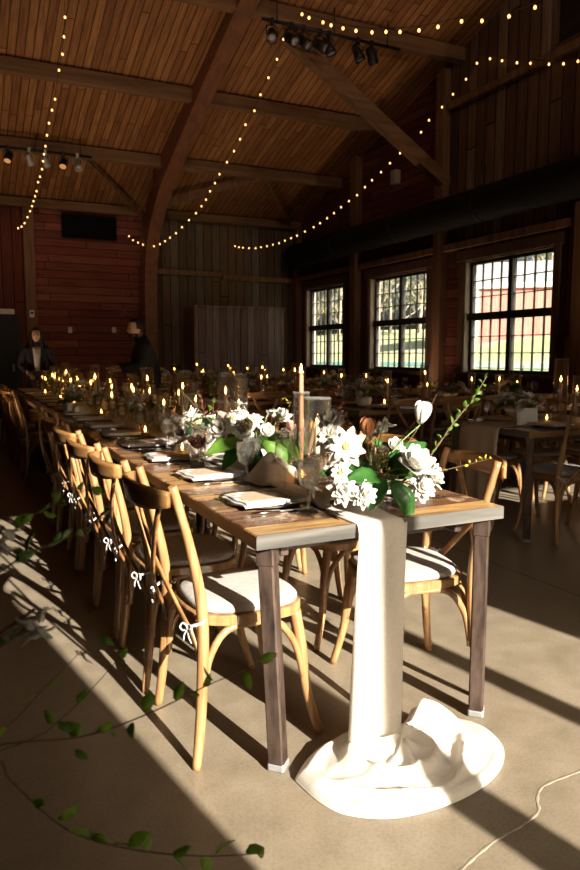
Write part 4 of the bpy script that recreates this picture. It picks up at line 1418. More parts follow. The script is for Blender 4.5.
def cloth_heap(name, label, c, rx, ry, h, seed, mat):
    m = MB(); n = 28; vs = []; NR = 9
    for r_ in range(NR + 1):
        t_ = r_ / NR
        for k in range(n):
            a = 2 * PI * k / n
            q = 1 + .18 * math.sin(a * 3 + seed) + .08 * math.sin(a * 7)
            x = rx * q * t_ * math.cos(a); y = ry * q * t_ * math.sin(a)
            z = h * (1 - t_ ** 1.6) * (.6 + .8 * (1 - 1.8 * abs(noise.noise(Vector((x * 14, y * 14, seed)))))) + .006
            vs.append((x, y, max(.004, z)))
    fs = [(r_ * n + k, r_ * n + (k + 1) % n, (r_ + 1) * n + (k + 1) % n, (r_ + 1) * n + k) for r_ in range(NR) for k in range(n)]
    o_ = len(vs); vs += [(x, y, .002) for (x, y, z) in vs[-n:]]
    fs += [(NR * n + k, NR * n + (k + 1) % n, o_ + (k + 1) % n, o_ + k) for k in range(n)] + [tuple(o_ + k for k in range(n))[::-1]]
    m.add(vs, fs, True); o = m.build(name, mat); o.location = c
    return tag(o, label, 'cloth')


cloth_heap('gathered_cloth', 'bunched beige cloth on the long table below the second flower bowl', (1.15, 2.56, TZ + .004), .10, .17, .078, 3.4, M['gauze2'])
cloth_heap('gathered_cloth', 'bunched beige cloth on the long table beside the candle group', (1.12, 3.55, TZ + .004), .07, .16, .07, 5.0, M['gauze2'])

# --- first arrangement, at the near end
t = thing('flower_arrangement', 'white flower arrangement in a low white bowl at the near end of the long table', 'flowers', (1.235, 1.945, TZ + .006))
A0 = Vector((1.235, 1.945, TZ + .006))
vessel('compote', t)
st = MB(); b0 = (0, 0, .075)


def hb(kind, px, py, Y, d, s=1.0, dx=(0, 0, 0)):
    bloom(t, kind, at_y(px, py, Y) - A0, d, s, b0, st)


CAMD = Vector((-.45, -.85, .1))
hb('daisy', 345, 447, 1.86, CAMD + Vector((0, 0, .05)), 1.45)
hb('daisy', 329, 437, 2.00, CAMD + Vector((-.5, .2, .4)), 1.15)
hb('open', 332, 425, 2.08, CAMD + Vector((-.2, .2, .9)), 1.0)
hb('tulip_apricot', 367, 437, 1.86, Vector((-.1, -.25, 1)), 1.15)
hb('bell', 385, 421, 1.90, Vector((-.3, -.5, -.8)), 1.1)
hb('bell', 377, 432, 1.96, Vector((-.5, -.3, .3)), 1.1)
hb('tulip', 420, 424, 1.93, Vector((.12, -.1, 1)), 1.35)
hb('open', 412, 468, 1.86, CAMD + Vector((.5, 0, .9)), 1.35)
hb('open', 428, 477, 1.92, CAMD + Vector((1.1, .1, .3)), 1.0)
hb('double', 344, 490, 1.78, CAMD + Vector((-.1, 0, .1)), .95)
hb('double', 364, 494, 1.76, CAMD + Vector((.3, 0, .0)), .9)
hb('double', 420, 488, 1.84, CAMD + Vector((.5, 0, .3)), 1.15)
hb('daisy', 340, 473, 1.84, CAMD + Vector((-.6, 0, .5)), .9)
hb('rose', 395, 448, 1.97, CAMD + Vector((0, 0, .8)), .9)
hb('rose_cream', 382, 455, 1.90, CAMD + Vector((0, 0, .6)), .8)
for (px, py, qx, qy, Y, s) in ((365, 480, 325, 470, 1.90, 1.35), (368, 485, 330, 500, 1.86, 1.2), (385, 475, 425, 440, 1.98, 1.5), (390, 480, 402, 500, 1.86, 1.2), (372, 478, 345, 462, 1.95, 1.2), (385, 480, 372, 505, 1.83, .9), (395, 470, 378, 440, 2.02, 1.2), (380, 480, 350, 478, 1.80, 1.1), (392, 478, 425, 470, 1.97, 1.2)):
    a = at_y(px, py, Y) - A0; b = at_y(qx, qy, Y - .03) - A0
    link('leaf', BL['leaf'], t, a, leafrot(b - a, (-.3, -.7, .7)), s)
st.build('stems', M['stem'], t)


def pxb(pts, Y0, Y1, org): return [at_y(a, b, Y0 + (Y1 - Y0) * i / (len(pts) - 1)) - org for i, (a, b) in enumerate(pts)]


branch(t, pxb([(392, 490), (425, 462), (452, 425), (472, 400), (487, 376)], 1.95, 2.0, A0), .0042, 'leaf_light', 26, .026, 3, start=.3)
branch(t, pxb([(385, 488), (400, 455), (420, 425), (437, 394)], 1.95, 1.92, A0), .0022, 'twig', 3, .012, 5)
branch(t, pxb([(390, 488), (430, 474), (470, 464), (492, 458)], 1.93, 1.85, A0), .0020, 'leaf_yellow', 14, .016, 7)
branch(t, pxb([(380, 488), (352, 440), (340, 410), (335, 380)], 1.98, 2.1, A0), .0022, 'copper', 34, .014, 9, start=.35)
branch(t, pxb([(380, 488), (352, 425), (326, 392)], 1.98, 2.12, A0), .0018, 'copper', 18, .013, 11, start=.4)
branch(t, pxb([(385, 486), (388, 470), (384, 452)], 1.90, 1.84, A0), .0018, 'leaf_yellow', 22, .010, 13, start=.2)

# --- second arrangement
t = thing('bud_vase', 'peach rose in a small clear glass between plates on the left of the long table', 'vase', (1.0, 3.045, TZ))
m = MB(); m.lathe([(.03, 0), (.036, .03), (.04, .08), (.036, .10), (.034, .10), (.038, .08), (.034, .03), (.028, .006), (0, .006)], 18); m.build('glass_cup', M['glass'], t)
bloom(t, 'rose_blush', (0, 0, .085), (-.2, -.5, .8), 1.35)
m = MB(); m.tube([(0, 0, .008), (.004, 0, .05), (0, 0, .085)], .0022, 5); m.build('stem', M['stem'], t)
A0 = Vector((1.22, 2.86, TZ + .006))
t = thing('flower_arrangement', 'white flower arrangement with broad green leaves, second from the near end of the long table', 'flowers', A0)
vessel('bowl', t); st = MB(); b0 = (0, 0, .07)
CAMD = Vector((-.4, -.85, .15))
hb('double', 243, 432, 2.78, CAMD + Vector((0, 0, .3)), 1.2)
hb('open', 224, 430, 2.78, CAMD + Vector((-.6, 0, .3)), 1.1)
hb('rose', 267, 433, 2.74, CAMD + Vector((.1, 0, .4)), 1.1)
hb('bell', 241, 402, 2.86, Vector((-.4, -.2, -.8)), 1.25)
hb('bell', 270, 410, 2.84, Vector((.2, -.4, -.7)), 1.25)
hb('daisy', 254, 420, 2.86, CAMD + Vector((0, 0, .8)), 1.0)
hb('rose_cream', 247, 425, 2.76, CAMD, 1.0)
hb('rose_blush', 288, 428, 2.90, CAMD + Vector((.6, 0, .5)), .9)
hb('open', 280, 420, 2.95, CAMD + Vector((.4, 0, 1)), 1.0)
hb('daisy', 232, 418, 2.92, CAMD + Vector((-.4, 0, .6)), 1.0)
for (px, py, qx, qy, Y, s) in ((245, 445, 210, 450, 2.74, 1.5), (245, 447, 228, 462, 2.76, 1.2), (262, 442, 285, 468, 2.66, 1.75), (268, 445, 298, 455, 2.76, 1.5), (255, 445, 300, 440, 2.86, 1.4), (250, 442, 215, 436, 2.80, 1.3), (258, 448, 256, 466, 2.70, 1.2)):
    a = at_y(px, py, Y) - A0; b = at_y(qx, qy, Y - .03) - A0
    link('leaf', BL['leaf_light' if s > 1.45 else 'leaf'], t, a, leafrot(b - a, (-.3, -.6, .8)), s)
st.build('stems', M['stem'], t)
branch(t, pxb([(250, 445), (215, 425), (190, 400), (178, 388)], 2.8, 2.7, A0), .0025, 'twig', 4, .012, 23)
branch(t, pxb([(248, 448), (205, 432), (170, 410)], 2.78, 2.65, A0), .0022, 'twig', 3, .012, 25)
branch(t, pxb([(255, 445), (275, 425), (290, 405), (283, 398)], 2.86, 2.9, A0), .0022, 'leaf_yellow', 12, .014, 27)

# --- tall candles and cylinders near the camera end
zt = TZ + .004
CYL['big'].put('wide hurricane glass beside the near white flower arrangement', (1.33, 2.50, zt), 0, 'hurricane glasses')
TAP['c24'].put('cream taper candle inside the wide hurricane glass near the white flowers', (1.33, 2.50, zt + .008), 0, 'taper candles')
TAP['t40'].put('tall terracotta taper candle rising above the wide hurricane glass', (1.376, 2.74, zt + .008), 0, 'taper candles')
CYL['slim'].put('slim hurricane glass around the tallest terracotta candle', (1.376, 2.74, zt), 0, 'hurricane glasses')
cand = [
    (1.35, 4.40, 'tall', 'c30'), (1.395, 3.73, 'tall', 'c30'), (1.395, 3.53, 'tall', 'c24'), (1.30, 3.98, 'slim', 'c24'), (1.22, 3.82, 'mid', 'c18'), (1.40, 4.66, 'slim', 'c24'), (1.25, 4.50, 'mid', 'c18'),
    (1.36, 5.35, 'tall', 't30'), (1.30, 5.05, 'mid', 'c24'), (1.22, 5.22, 'slim', 'c24'), (1.33, 5.75, 'slim', 'c24'), (1.12, 5.52, 'mid', 'c18'), (1.20, 5.90, 'mid', 'c24'), (1.16, 6.42, 'slim', 'c30'),
    (1.18, 6.75, 'slim', 'c24'), (1.34, 6.6, 'mid', 'c18'), (1.25, 6.95, 'tall', 'c30'), (1.40, 6.95, 'slim', 'c24'), (1.14, 7.15, 'mid', 'c18'), (1.10, 7.45, 'slim', 'c24'), (1.30, 7.30, 'slim', 'c24'), (1.20, 7.65, 'mid', 'c24'),
    (1.38, 7.7, 'mid', 'c18'), (1.30, 8.35, 'slim', 'c24'), (1.12, 8.15, 'mid', 'c18'), (1.20, 8.45, 'tall', 'c30'), (1.36, 8.55, 'mid', 'c18'), (1.10, 8.7, 'slim', 'c24'), (1.25, 8.8, 'mid', 'c18'), (1.32, 9.05, 'slim', 'c24'),
    (1.14, 9.2, 'mid', 'c24'), (1.24, 9.35, 'slim', 'c18'), (1.10, 9.6, 'mid', 'c18'), (1.34, 9.6, 'mid', 'c24'), (1.22, 9.85, 'slim', 'c24'), (1.12, 10.1, 'mid', 'c18'), (1.30, 10.2, 'slim', 'c24')]
cand.sort(key=lambda c: c[1])
for i, (x, y, g_, c_) in enumerate(cand):
    CYL[g_].put('hurricane glass, %s along the long table past the second flowers' % nth(i), (x, y, zt), 0, 'hurricane glasses')
    TAP[c_].put('lit %s taper candle, %s along the long table past the second flowers' % ('terracotta' if c_[0] == 't' else 'cream', nth(i)), (x, y, zt + .008), 0, 'taper candles')
vot = [(1.02, 3.35), (1.42, 3.3), (1.06, 4.25), (1.42, 4.9), (1.08, 5.75), (1.02, 6.75), (1.08, 6.62), (1.05, 7.85), (1.42, 8.05), (1.03, 9.05), (1.42, 9.3), (1.20, 2.38)]
vot.sort(key=lambda v: v[1])
for i, (x, y) in enumerate(vot):
    VO.put('small glass votive candle, %s from the near end of the long table' % nth(i), (x, y, zt), 0, 'votives')
for i, (x, y, k, nm) in enumerate(((1.20, 3.40, 2, 'third'), (1.24, 4.80, 0, 'fourth'), (1.33, 6.08, 3, 'fifth'), (1.24, 8.02, 3, 'seventh'), (1.2, 9.02, 0, 'eighth'))):
    ARR[k].put('white flower arrangement, %s from the near end of the long table' % nm, (x, y, zt), i * 1.7, 'centrepieces of the long table')
BX = Kind(rand_arrangement(31, 'box', .13, 13, False))
BX.put('white flowers in a white oblong box, sixth arrangement along the long table', (.98, 6.24, zt), R(12), 'centrepieces of the long table')
o = MB().box((0, 0, .035), (.12, .004, .07), Matrix.Rotation(R(-12), 3, 'X'), .001).build('name_card', M['white_card']); o.location = (.97, 6.02, zt); o.rotation_euler = (0, 0, R(10))
tag(o, 'white card standing before the white oblong flower box on the long table', 'card')

# ------------------------------------------------------------------ tables by the windows
WT = Kind(lambda: make_long_table(.92, 2.95, 0))
TABS = [(3.41, 3.44), (3.30, 5.40), (2.62, 7.0), (2.9, 8.6), (3.0, 10.2), (3.0, 11.8)]
TNAME = ['nearest window-side table', 'second window-side table', 'third window-side table', 'fourth window-side table', 'fifth window-side table', 'sixth window-side table']
for ti, (x0, y0) in enumerate(TABS):
    tn_ = TNAME[ti]
    # local +Y of the table runs along world +X
    WT.put('dark wooden banquet table, %s' % (tn_ + (' with a beige runner hanging off it' if ti == 0 else ' counted from the camera')), (x0, y0 + .92, 0), -PI / 2, 'window-side tables')
    for k in range(5):
        x = x0 + .39 + .535 * k
        if x + .3 > XR - .3: continue
        for side, y, rz, yc in (('near', y0 + .082, PI / 2, y0 + .195), ('far', y0 + .92 - .082, -PI / 2, y0 + .92 - .195)):
            if not in_view(x - .2, y, .8): continue
            jit = R(rnd.uniform(-5, 5))
            CH.put('wooden chair, %s from the left on the %s side of the %s' % (nth(k), side, tn_), (x + rnd.uniform(-.02, .02), y + rnd.uniform(-.02, .02), 0), rz + jit, 'chairs at the window-side tables')
            put_seat((x, yc), 0, rz, 'at %s seat from left, %s side, %s' % (nth(k), side, tn_), False, ti * 20 + k, False, 2 if ti < 4 else 1)
    cy = y0 + .46
    for i, (dx, dy, g_, c_) in enumerate(((.62, .02, 'slim', 'c24'), (1.02, -.05, 'tall', 't30'), (1.15, .08, 'mid', 'c18'), (1.70, .04, 'slim', 'c24'), (2.0, -.05, 'mid', 'c24'), (2.35, .05, 'mid', 'c18'))):
        if ti == 0 and i == 1: g_ = 'grand'
        if ti == 0: dx = (.95, .70, 1.25, 1.7, 2.0, 2.3)[i]
        x = x0 + dx
        if x > XR - .3 or not in_view(x - .1, cy, .9): continue
        CYL[g_].put('hurricane glass, %s from the left on the %s' % (nth(i), tn_), (x, cy + dy, zt), 0, 'hurricane glasses')
        TAP[c_].put('lit candle in glass, %s from the left on the %s' % (nth(i), tn_), (x, cy + dy, zt + .008), 0, 'taper candles')
    for i, dx in enumerate((.33, 1.38, 2.2)):
        if not in_view(x0 + dx - .2, cy, .9): continue
        ARR[(ti + i) % 4].put('flower arrangement, %s from the left on the %s' % (nth(i), tn_), (x0 + dx, cy, zt), ti + i * 2.1, 'centrepieces of the window-side tables')
    for i, dx in enumerate((.48, 1.22, 1.86)):
        if not in_view(x0 + dx, cy, .9): continue
        VO.put('small votive candle, %s from the left on the %s' % (nth(i), tn_), (x0 + dx, cy - .14, zt), 0, 'votives')
o = MB().box((0, 0, .06), (.15, .005, .12), Matrix.Rotation(R(-10), 3, 'X'), .001).build('table_card', M['white_card']); o.location = (3.72, 3.78, zt); o.rotation_euler = (0, 0, R(-25))
tag(o, 'white card propped by the flowers on the nearest window-side table', 'card')
# beige runner on the nearest window-side table, hanging over its left end to the floor
x0, y0 = TABS[0]
P = []
for i in range(30):
    x = x0 + 2.3 * (1 - i / 29)
    P.append([Vector((x, y0 + .27 + .40 * j / 10, TZ + .004 + .018 * max(0, noise.noise(Vector((x * 6, j * .8, 3)))) * min(1, (x - x0) * 4))) for j in range(11)])
for dx, dz in ((.005, -.004), (.012, -.014), (.016, -.03)):
    P.append([Vector((x0 - dx, y0 + .27 + .40 * j / 10, TZ + .004 + dz)) for j in range(11)])
for i in range(1, 19):
    v = i / 18
    P.append([Vector((x0 - .022 - .022 * math.sin(j * 1.9 + .5) * v ** .5 - .012 * v - (.10 * (v - .93) / .07 if v > .93 else 0), y0 + .27 + (.40) * j / 10 + .03 * v * (j / 10 - .3), max(.012, TZ - .03 - (TZ - .045) * min(1, v * 1.03)))) for j in range(11)])
m = MB(); m.sheet(P, .002)
o = m.build('table_runner', M['gauze2']); tag(o, 'beige runner hanging over the left end of the nearest window-side table', 'runner')


# ------------------------------------------------------------------ foreground branches in an urn just left of the camera view
UB = Vector((-.34, .80, 0))
t = thing('plinth', 'slim dark plinth under the flowering branches at the left foreground', 'plinth', UB)
MB().box((0, 0, .27), (.26, .26, .5), bev=.006).build('column', M['post'], t)
MB().box((0, 0, .535), (.30, .30, .03), bev=.004).build('top_slab', M['post'], t)
MB().box((0, 0, .015), (.32, .32, .03), bev=.004).build('base_slab', M['post'], t)
A0 = UB + Vector((0, 0, .55))
t = thing('branch_arrangement', 'loose leafy flowering branches reaching in from the left foreground', 'flowers', A0)
m = MB(); m.lathe([(.06, 0), (.05, .03), (.075, .07), (.085, .12), (.07, .17), (.08, .185), (.075, .185), (.065, .17), (0, .10)], 22); m.build('urn', M['ceramic'], t)
S0 = Vector((.02, 0, .17))


def fb(pts, Y0, Y1, r0, lm, nl, size, seed, start=.5, bark='twig'):
    q = [at_y(a, b, Y0 + (Y1 - Y0) * i / (len(pts) - 1)) - A0 for i, (a, b) in enumerate(pts)]
    branch(t, [S0, S0.lerp(q[0], .55) + Vector((0, 0, .03))] + q, r0, lm, nl, size, seed, bark, start, .8)


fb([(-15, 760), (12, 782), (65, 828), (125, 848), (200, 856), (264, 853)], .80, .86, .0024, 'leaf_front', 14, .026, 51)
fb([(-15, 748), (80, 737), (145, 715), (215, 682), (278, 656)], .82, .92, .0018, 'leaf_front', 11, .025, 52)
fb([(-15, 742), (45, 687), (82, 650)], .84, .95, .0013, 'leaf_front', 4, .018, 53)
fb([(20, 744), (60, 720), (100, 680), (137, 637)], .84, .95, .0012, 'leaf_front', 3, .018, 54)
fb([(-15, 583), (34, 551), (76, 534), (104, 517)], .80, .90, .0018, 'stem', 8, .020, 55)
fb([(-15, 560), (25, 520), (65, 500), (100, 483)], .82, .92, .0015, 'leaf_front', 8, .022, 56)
fb([(-15, 645), (10, 640), (34, 618)], .78, .82, .0016, 'leaf', 3, .018, 57)
st = MB()
for kd, px, py, Y, d, s in (('bell', 38, 611, .80, (.5, -.3, -.5), .50), ('bell', 32, 620, .79, (-.4, -.4, -.8), .58), ('bell', 36, 628, .80, (.15, -.2, -1), .66), ('bell', 6, 530, .80, (.4, -.4, -.7), .5), ('bell', 3, 543, .80, (-.2, -.4, -.9), .5)):
    q = at_y(px, py, Y) - A0
    bloom(t, kd, q, d, s, S0, st)
st.build('stems', M['twig'], t)
for px, py, Y in ((100, 636, .84), (14, 548, .82), (75, 750, .86), (58, 722, .84)):
    q = at_y(px, py, Y) - A0
    link('leaf', BL['leaf_light'], t, q, leafrot((.4, -.3, -.3), (-.2, -.9, .3)), .16)


# ------------------------------------------------------------------ people
def skin_part(name, verts, edges, mat, parent=None, extra=None, voxel=.010, smooth=6):
    """grow a body from a skeleton: verts {key:(pos, radius)}, then fuse with extra pieces into one continuous surface"""
    keys = list(verts); ix = {k: i for i, k in enumerate(keys)}
    me = bpy.data.meshes.new('sk'); me.from_pydata([verts[k][0] for k in keys], [(ix[a], ix[b]) for a, b in edges], [])
    o = bpy.data.objects.new('sk', me); col.objects.link(o)
    md = o.modifiers.new('s', 'SKIN'); md.use_smooth_shade = True
    me.skin_vertices or None
    for i, k in enumerate(keys):
        r_ = verts[k][1]; r_ = r_ if isinstance(r_, tuple) else (r_, r_)
        me.skin_vertices[0].data[i].radius = r_
        me.skin_vertices[0].data[i].use_root = (i == 0)
    sd = o.modifiers.new('d', 'SUBSURF'); sd.levels = 2; sd.render_levels = 2
    dg = bpy.context.evaluated_depsgraph_get(); ev = o.evaluated_get(dg)
    m2 = bpy.data.meshes.new_from_object(ev)
    bpy.data.objects.remove(o)
    if extra:
        bm = bmesh.new(); bm.from_mesh(m2)
        for vs, fs in extra:
            nv = [bm.verts.new(v) for v in vs]
            for f_ in fs:
                try: bm.faces.new([nv[i] for i in f_])
                except ValueError: pass
        bm.to_mesh(m2); bm.free()
    o = bpy.data.objects.new('rm', m2); col.objects.link(o)
    rm = o.modifiers.new('r', 'REMESH'); rm.mode = 'VOXEL'; rm.voxel_size = voxel; rm.use_smooth_shade = True
    sm = o.modifiers.new('m', 'SMOOTH'); sm.iterations = smooth; sm.factor = .4
    dg = bpy.context.evaluated_depsgraph_get(); ev = o.evaluated_get(dg)
    m3 = bpy.data.meshes.new_from_object(ev); bpy.data.objects.remove(o)
    m3.name = name; m3.materials.clear(); m3.materials.append(mat)
    for p_ in m3.polygons: p_.use_smooth = True; p_.material_index = 0
    return link(name, m3, parent)


def ball(c, r3, rot=None, n=18, k=12, fn=None):
    vs = []; fs = []
    for i in range(k + 1):
        th = PI * i / k
        for j in range(n):
            ph = 2 * PI * j / n
            p = Vector((math.sin(th) * math.cos(ph), math.sin(th) * math.sin(ph), math.cos(th)))
            q = Vector((p.x * r3[0], p.y * r3[1], p.z * r3[2]))
            if fn: q = fn(p, q)
            if rot is not None: q = rot @ q
            vs.append(Vector(c) + q)
    for i in range(k):
        for j in range(n): fs.append((i * n + j, i * n + (j + 1) % n, (i + 1) * n + (j + 1) % n, (i + 1) * n + j))
    return vs, fs


def person(name_label, loc, rz, hgt, lean, arms, hair_long, head_yaw, beard, shirt):
    """local frame: faces +x. arms: per side (elbow, wrist)"""
    t = thing('person', name_label, 'person', loc, rz)
    k = hgt / 1.75
    def bend(p):
        p = Vector(p) * k; z0 = .93 * k
        if p.z > z0:
            q = p - Vector((0, 0, z0)); q = Matrix.Rotation(lean, 3, 'Y') @ q; p = q + Vector((0, 0, z0))
        return p
    V = {}; E_ = []
    V['pelvis'] = (bend((0, 0, .95)), (.115, .15)); V['waist'] = (bend((0, 0, 1.10)), (.10, .13)); V['chest'] = (bend((0, 0, 1.30)), (.115, .16)); V['neckb'] = (bend((-.005, 0, 1.45)), .062); V['neck'] = (bend((.01, 0, 1.53)), .052); V['head'] = (bend((.02, 0, 1.60)), .06)
    E_ += [('pelvis', 'waist'), ('waist', 'chest'), ('chest', 'neckb'), ('neckb', 'neck'), ('neck', 'head')]
    hand_ex = []
    for s, (el, wr) in zip((-1, 1), arms):
        n_ = 'L' if s > 0 else 'R'
        V['sh' + n_] = (bend((0, s * .175, 1.41)), .056); V['el' + n_] = (bend(el), .042); V['wr' + n_] = (bend(wr), .028)
        d = (V['wr' + n_][0] - V['el' + n_][0]).normalized()
        palm = V['wr' + n_][0] + d * .055 * k; V['pa' + n_] = (palm, (.020, .036)); kn = palm + d * .035 * k; V['kn' + n_] = (kn, (.014, .034))
        E_ += [('chest', 'sh' + n_), ('sh' + n_, 'el' + n_), ('el' + n_, 'wr' + n_), ('wr' + n_, 'pa' + n_), ('pa' + n_, 'kn' + n_)]
        side = d.cross(Vector((0, 0, 1))).normalized(); up_ = side.cross(d)
        for q, L in enumerate((.062, .074, .078, .070, .055)):
            if q == 0: b0_ = V['wr' + n_][0] + d * .02 + side * (-s * .018); dd = (d * .7 - side * s * .75).normalized()
            else: b0_ = kn + side * (-.030 + .020 * (q - 1)); dd = d
            mb_ = MB(); mb_.tube(cr([b0_ - dd * .015, b0_ + dd * L * .45 * k, b0_ + dd * L * .75 * k - up_ * .008, b0_ + dd * L * k - up_ * .022], 2), [.0095] * 3 + [.0088] * 2 + [.008] * 2, 8)
            hand_ex.append((mb_.v, mb_.f))
        x0 = .0
        V['hip' + n_] = (Vector((0, s * .09, .90)) * k, .085); V['kne' + n_] = (Vector((.02, s * .10, .49)) * k, .058); V['ank' + n_] = (Vector((-.01, s * .10, .09)) * k, .040); V['toe' + n_] = (Vector((.14, s * .12, .035)) * k, .034)
        E_ += [('pelvis', 'hip' + n_), ('hip' + n_, 'kne' + n_), ('kne' + n_, 'ank' + n_), ('ank' + n_, 'toe' + n_)]
    hc = bend((.035, 0, 1.635)); hrot = Matrix.Rotation(head_yaw, 3, 'Z') @ Matrix.Rotation(lean * .55, 3, 'Y')

    def face_fn(p, q):
        # narrow the jaw, flatten the face, raise brow, nose, lips and chin
        if p.z < 0: q.y *= 1 - .28 * p.z * p.z; q.x *= 1 - .06 * p.z * p.z
        if p.x > .3:
            u, v = p.y, p.z
            q.x -= .010 * (p.x - .3)
            q.x += .026 * math.exp(-(u / .13) ** 2 - ((v + .16) / .17) ** 2)
            q.x += .008 * math.exp(-(u / .35) ** 2 - ((v - .18) / .10) ** 2)
            for e in (-.36, .36): q.x -= .009 * math.exp(-((u - e) / .16) ** 2 - ((v - .02) / .10) ** 2)
            q.x += .006 * math.exp(-(u / .25) ** 2 - ((v + .52) / .07) ** 2)
            q.x += .010 * math.exp(-(u / .28) ** 2 - ((v + .80) / .13) ** 2)
        return q
    hx = [ball(hc, (.098 * k, .076 * k, .118 * k), hrot, 40, 30, face_fn)]
    for s in (-1, 1): hx.append(ball(hc + hrot @ Vector((-.012, s * .075, -.005)), (.016, .008, .030), hrot, 10, 8))
    body = skin_part('body', V, E_, M['skin'], t, hand_ex + hx, .0075, 3)
    # clothing: a loose shell over the body, cut at neck, cuffs, waist and hems
    bones = [(a, b) for a, b in E_] + [('neck', 'top')]
    V['top'] = (hc + Vector((0, 0, .05)), .1)
    me = body.data
    CLS = []
    for v in me.vertices:
        best = None
        for a, b in bones:
            pa, pb = V[a][0], V[b][0]; d = pb - pa; u = max(0, min(1, (v.co - pa).dot(d) / max(d.length_squared, 1e-9)))
            D = (v.co - pa - d * u).length - (.05 if a in ('pelvis', 'waist', 'chest') else 0)
            if best is None or D < best[0]: best = (D, a, b, u)
        CLS.append(best[1:])

    def up_(c):
        a, b, u = c
        if b in ('top', 'head', 'neck') or a.startswith(('wr', 'pa')): return False
        if a.startswith('el') and u > .93: return False
        if a == 'neckb' and u > .25: return False
        return not (a.startswith(('hip', 'kne')) or b.startswith('hip'))

    def low_(c):
        a, b, u = c
        return (a == 'pelvis') or a.startswith('hip') or (a.startswith('kne') and u < .95)

    def garment(name, cls, off, mat, hem):
        keep = [i for i, c_ in enumerate(CLS) if cls(c_)]; ks = set(keep); ix = {i: k_ for k_, i in enumerate(keep)}
        vs = []
        for i in keep:
            v = me.vertices[i]; p_ = v.co; w_ = noise.noise(p_ * 9) * .006 + noise.noise(p_ * 22) * .003
            vs.append(p_ + v.normal * (off + w_ + (hem * max(0, .98 * k - p_.z) if hem else 0)))
        fs = [[ix[q] for q in p_.vertices] for p_ in me.polygons if all(q in ks for q in p_.vertices)]
        par = list(range(len(vs)))

        def find(a):
            while par[a] != a: par[a] = par[par[a]]; a = par[a]
            return a

        for f_ in fs:
            for q in f_[1:]: par[find(q)] = find(f_[0])
        cnt = {}
        for q in range(len(vs)): cnt[find(q)] = cnt.get(find(q), 0) + 1
        big = max(cnt, key=cnt.get)
        fs = [f_ for f_ in fs if find(f_[0]) == big]; used = sorted({q for f_ in fs for q in f_}); re_ = {q: n2 for n2, q in enumerate(used)}
        vs = [vs[q] for q in used]; fs = [[re_[q] for q in f_] for f_ in fs]
        m_ = MB(); m_.add(vs, fs, True); g = m_.build(name, mat, t)
        sm_ = g.modifiers.new('smooth', 'SMOOTH'); sm_.iterations = 5; sm_.factor = .5
        so_ = g.modifiers.new('cloth', 'SOLIDIFY'); so_.thickness = .004; so_.offset = -1
        return g

    garment('jacket', up_, .022, M['jacket'], 0)
    garment('trousers', low_, .014, M['jacket'], 0)
    if shirt:
        P = []
        for i in range(9):
            z = 1.05 + .40 * i / 8; w_ = .035 + .03 * (i / 8)
            P.append([bend((.155 + .012 * math.sin(PI * i / 8) - abs(j) * .012 - (.055 * max(0, (i - 5) / 3)), w_ * j, z)) for j in (-1, -.5, 0, .5, 1)])
        m_ = MB(); m_.sheet(P, .006); m_.build('shirt_front', M['shirt'], t)
    for n_ in 'LR':
        m_ = MB(); a = V['toe' + n_][0]; b_ = V['ank' + n_][0]
        vs_, fs_ = ball((a * .6 + b_ * .4) * 1.0 + Vector((0, 0, -.0)), (.135, .050, .052), None, 14, 10, lambda p, q: Vector((q.x, q.y, max(q.z, -.045))))
        zmin = min(v.z for v in vs_); m_.add([v - Vector((0, 0, zmin)) for v in vs_], fs_, True); m_.build('shoe', M['black'], t)

    # hair: a cap set back on the skull
    def hair_fn(p, q):
        q.x -= .018
        if p.x > .25 and p.z < .55: q *= .80
        elif p.z < -.25 and not hair_long: q *= .85
        q += p * .007 * noise.noise(q * 60)
        return q
    m_ = MB(); vs_, fs_ = ball(hc + hrot @ Vector((0, 0, .008)), (.106 * k, .086 * k, .126 * k), hrot, 36, 24, hair_fn); m_.add(vs_, fs_, True)
    if hair_long:
        for s in (-1, 1):
            for q in range(4):
                y = s * (.062 + .007 * q); m_.tube(cr([hc + hrot @ Vector((.015 - .035 * q, y * .9, .05)), hc + hrot @ Vector((.02 - .04 * q, y * 1.1, -.06)), hc + hrot @ Vector((.03 - .045 * q, y * 1.25, -.19)), hc + hrot @ Vector((.05 - .045 * q, y * 1.2, -.30))], 4), [.032] * 6 + [.030] * 5 + [.016] * 2, 8)
        m_.tube(cr([hc + hrot @ Vector((-.07, 0, .05)), hc + hrot @ Vector((-.105, 0, -.08)), hc + hrot @ Vector((-.12, 0, -.28))], 4), [.06] * 5 + [.04] * 4, 10)
    m_.build('hair', M['hair'], t)
    for s in (-1, 1):
        m_ = MB(); vs_, fs_ = ball(hc + hrot @ Vector((.078 * k, s * .029, .004)), (.011, .013, .009), hrot, 10, 8); m_.add(vs_, fs_, True); m_.build('eye', M['black'], t)
    m_ = MB(); vs_, fs_ = ball(hc + hrot @ Vector((.083 * k, 0, -.062)), (.010, .024, .006), hrot, 10, 8); m_.add(vs_, fs_, True); m_.build('lips', M['petal_blush'], t)
    if beard:
        def bfn(p, q):
            if p.z > .1: q *= .75
            return q
        m_ = MB(); vs_, fs_ = ball(hc + hrot @ Vector((.030, 0, -.062)), (.066, .062, .060), hrot, 24, 16, bfn); m_.add(vs_, fs_, True); m_.build('beard', M['hair'], t)
    return t


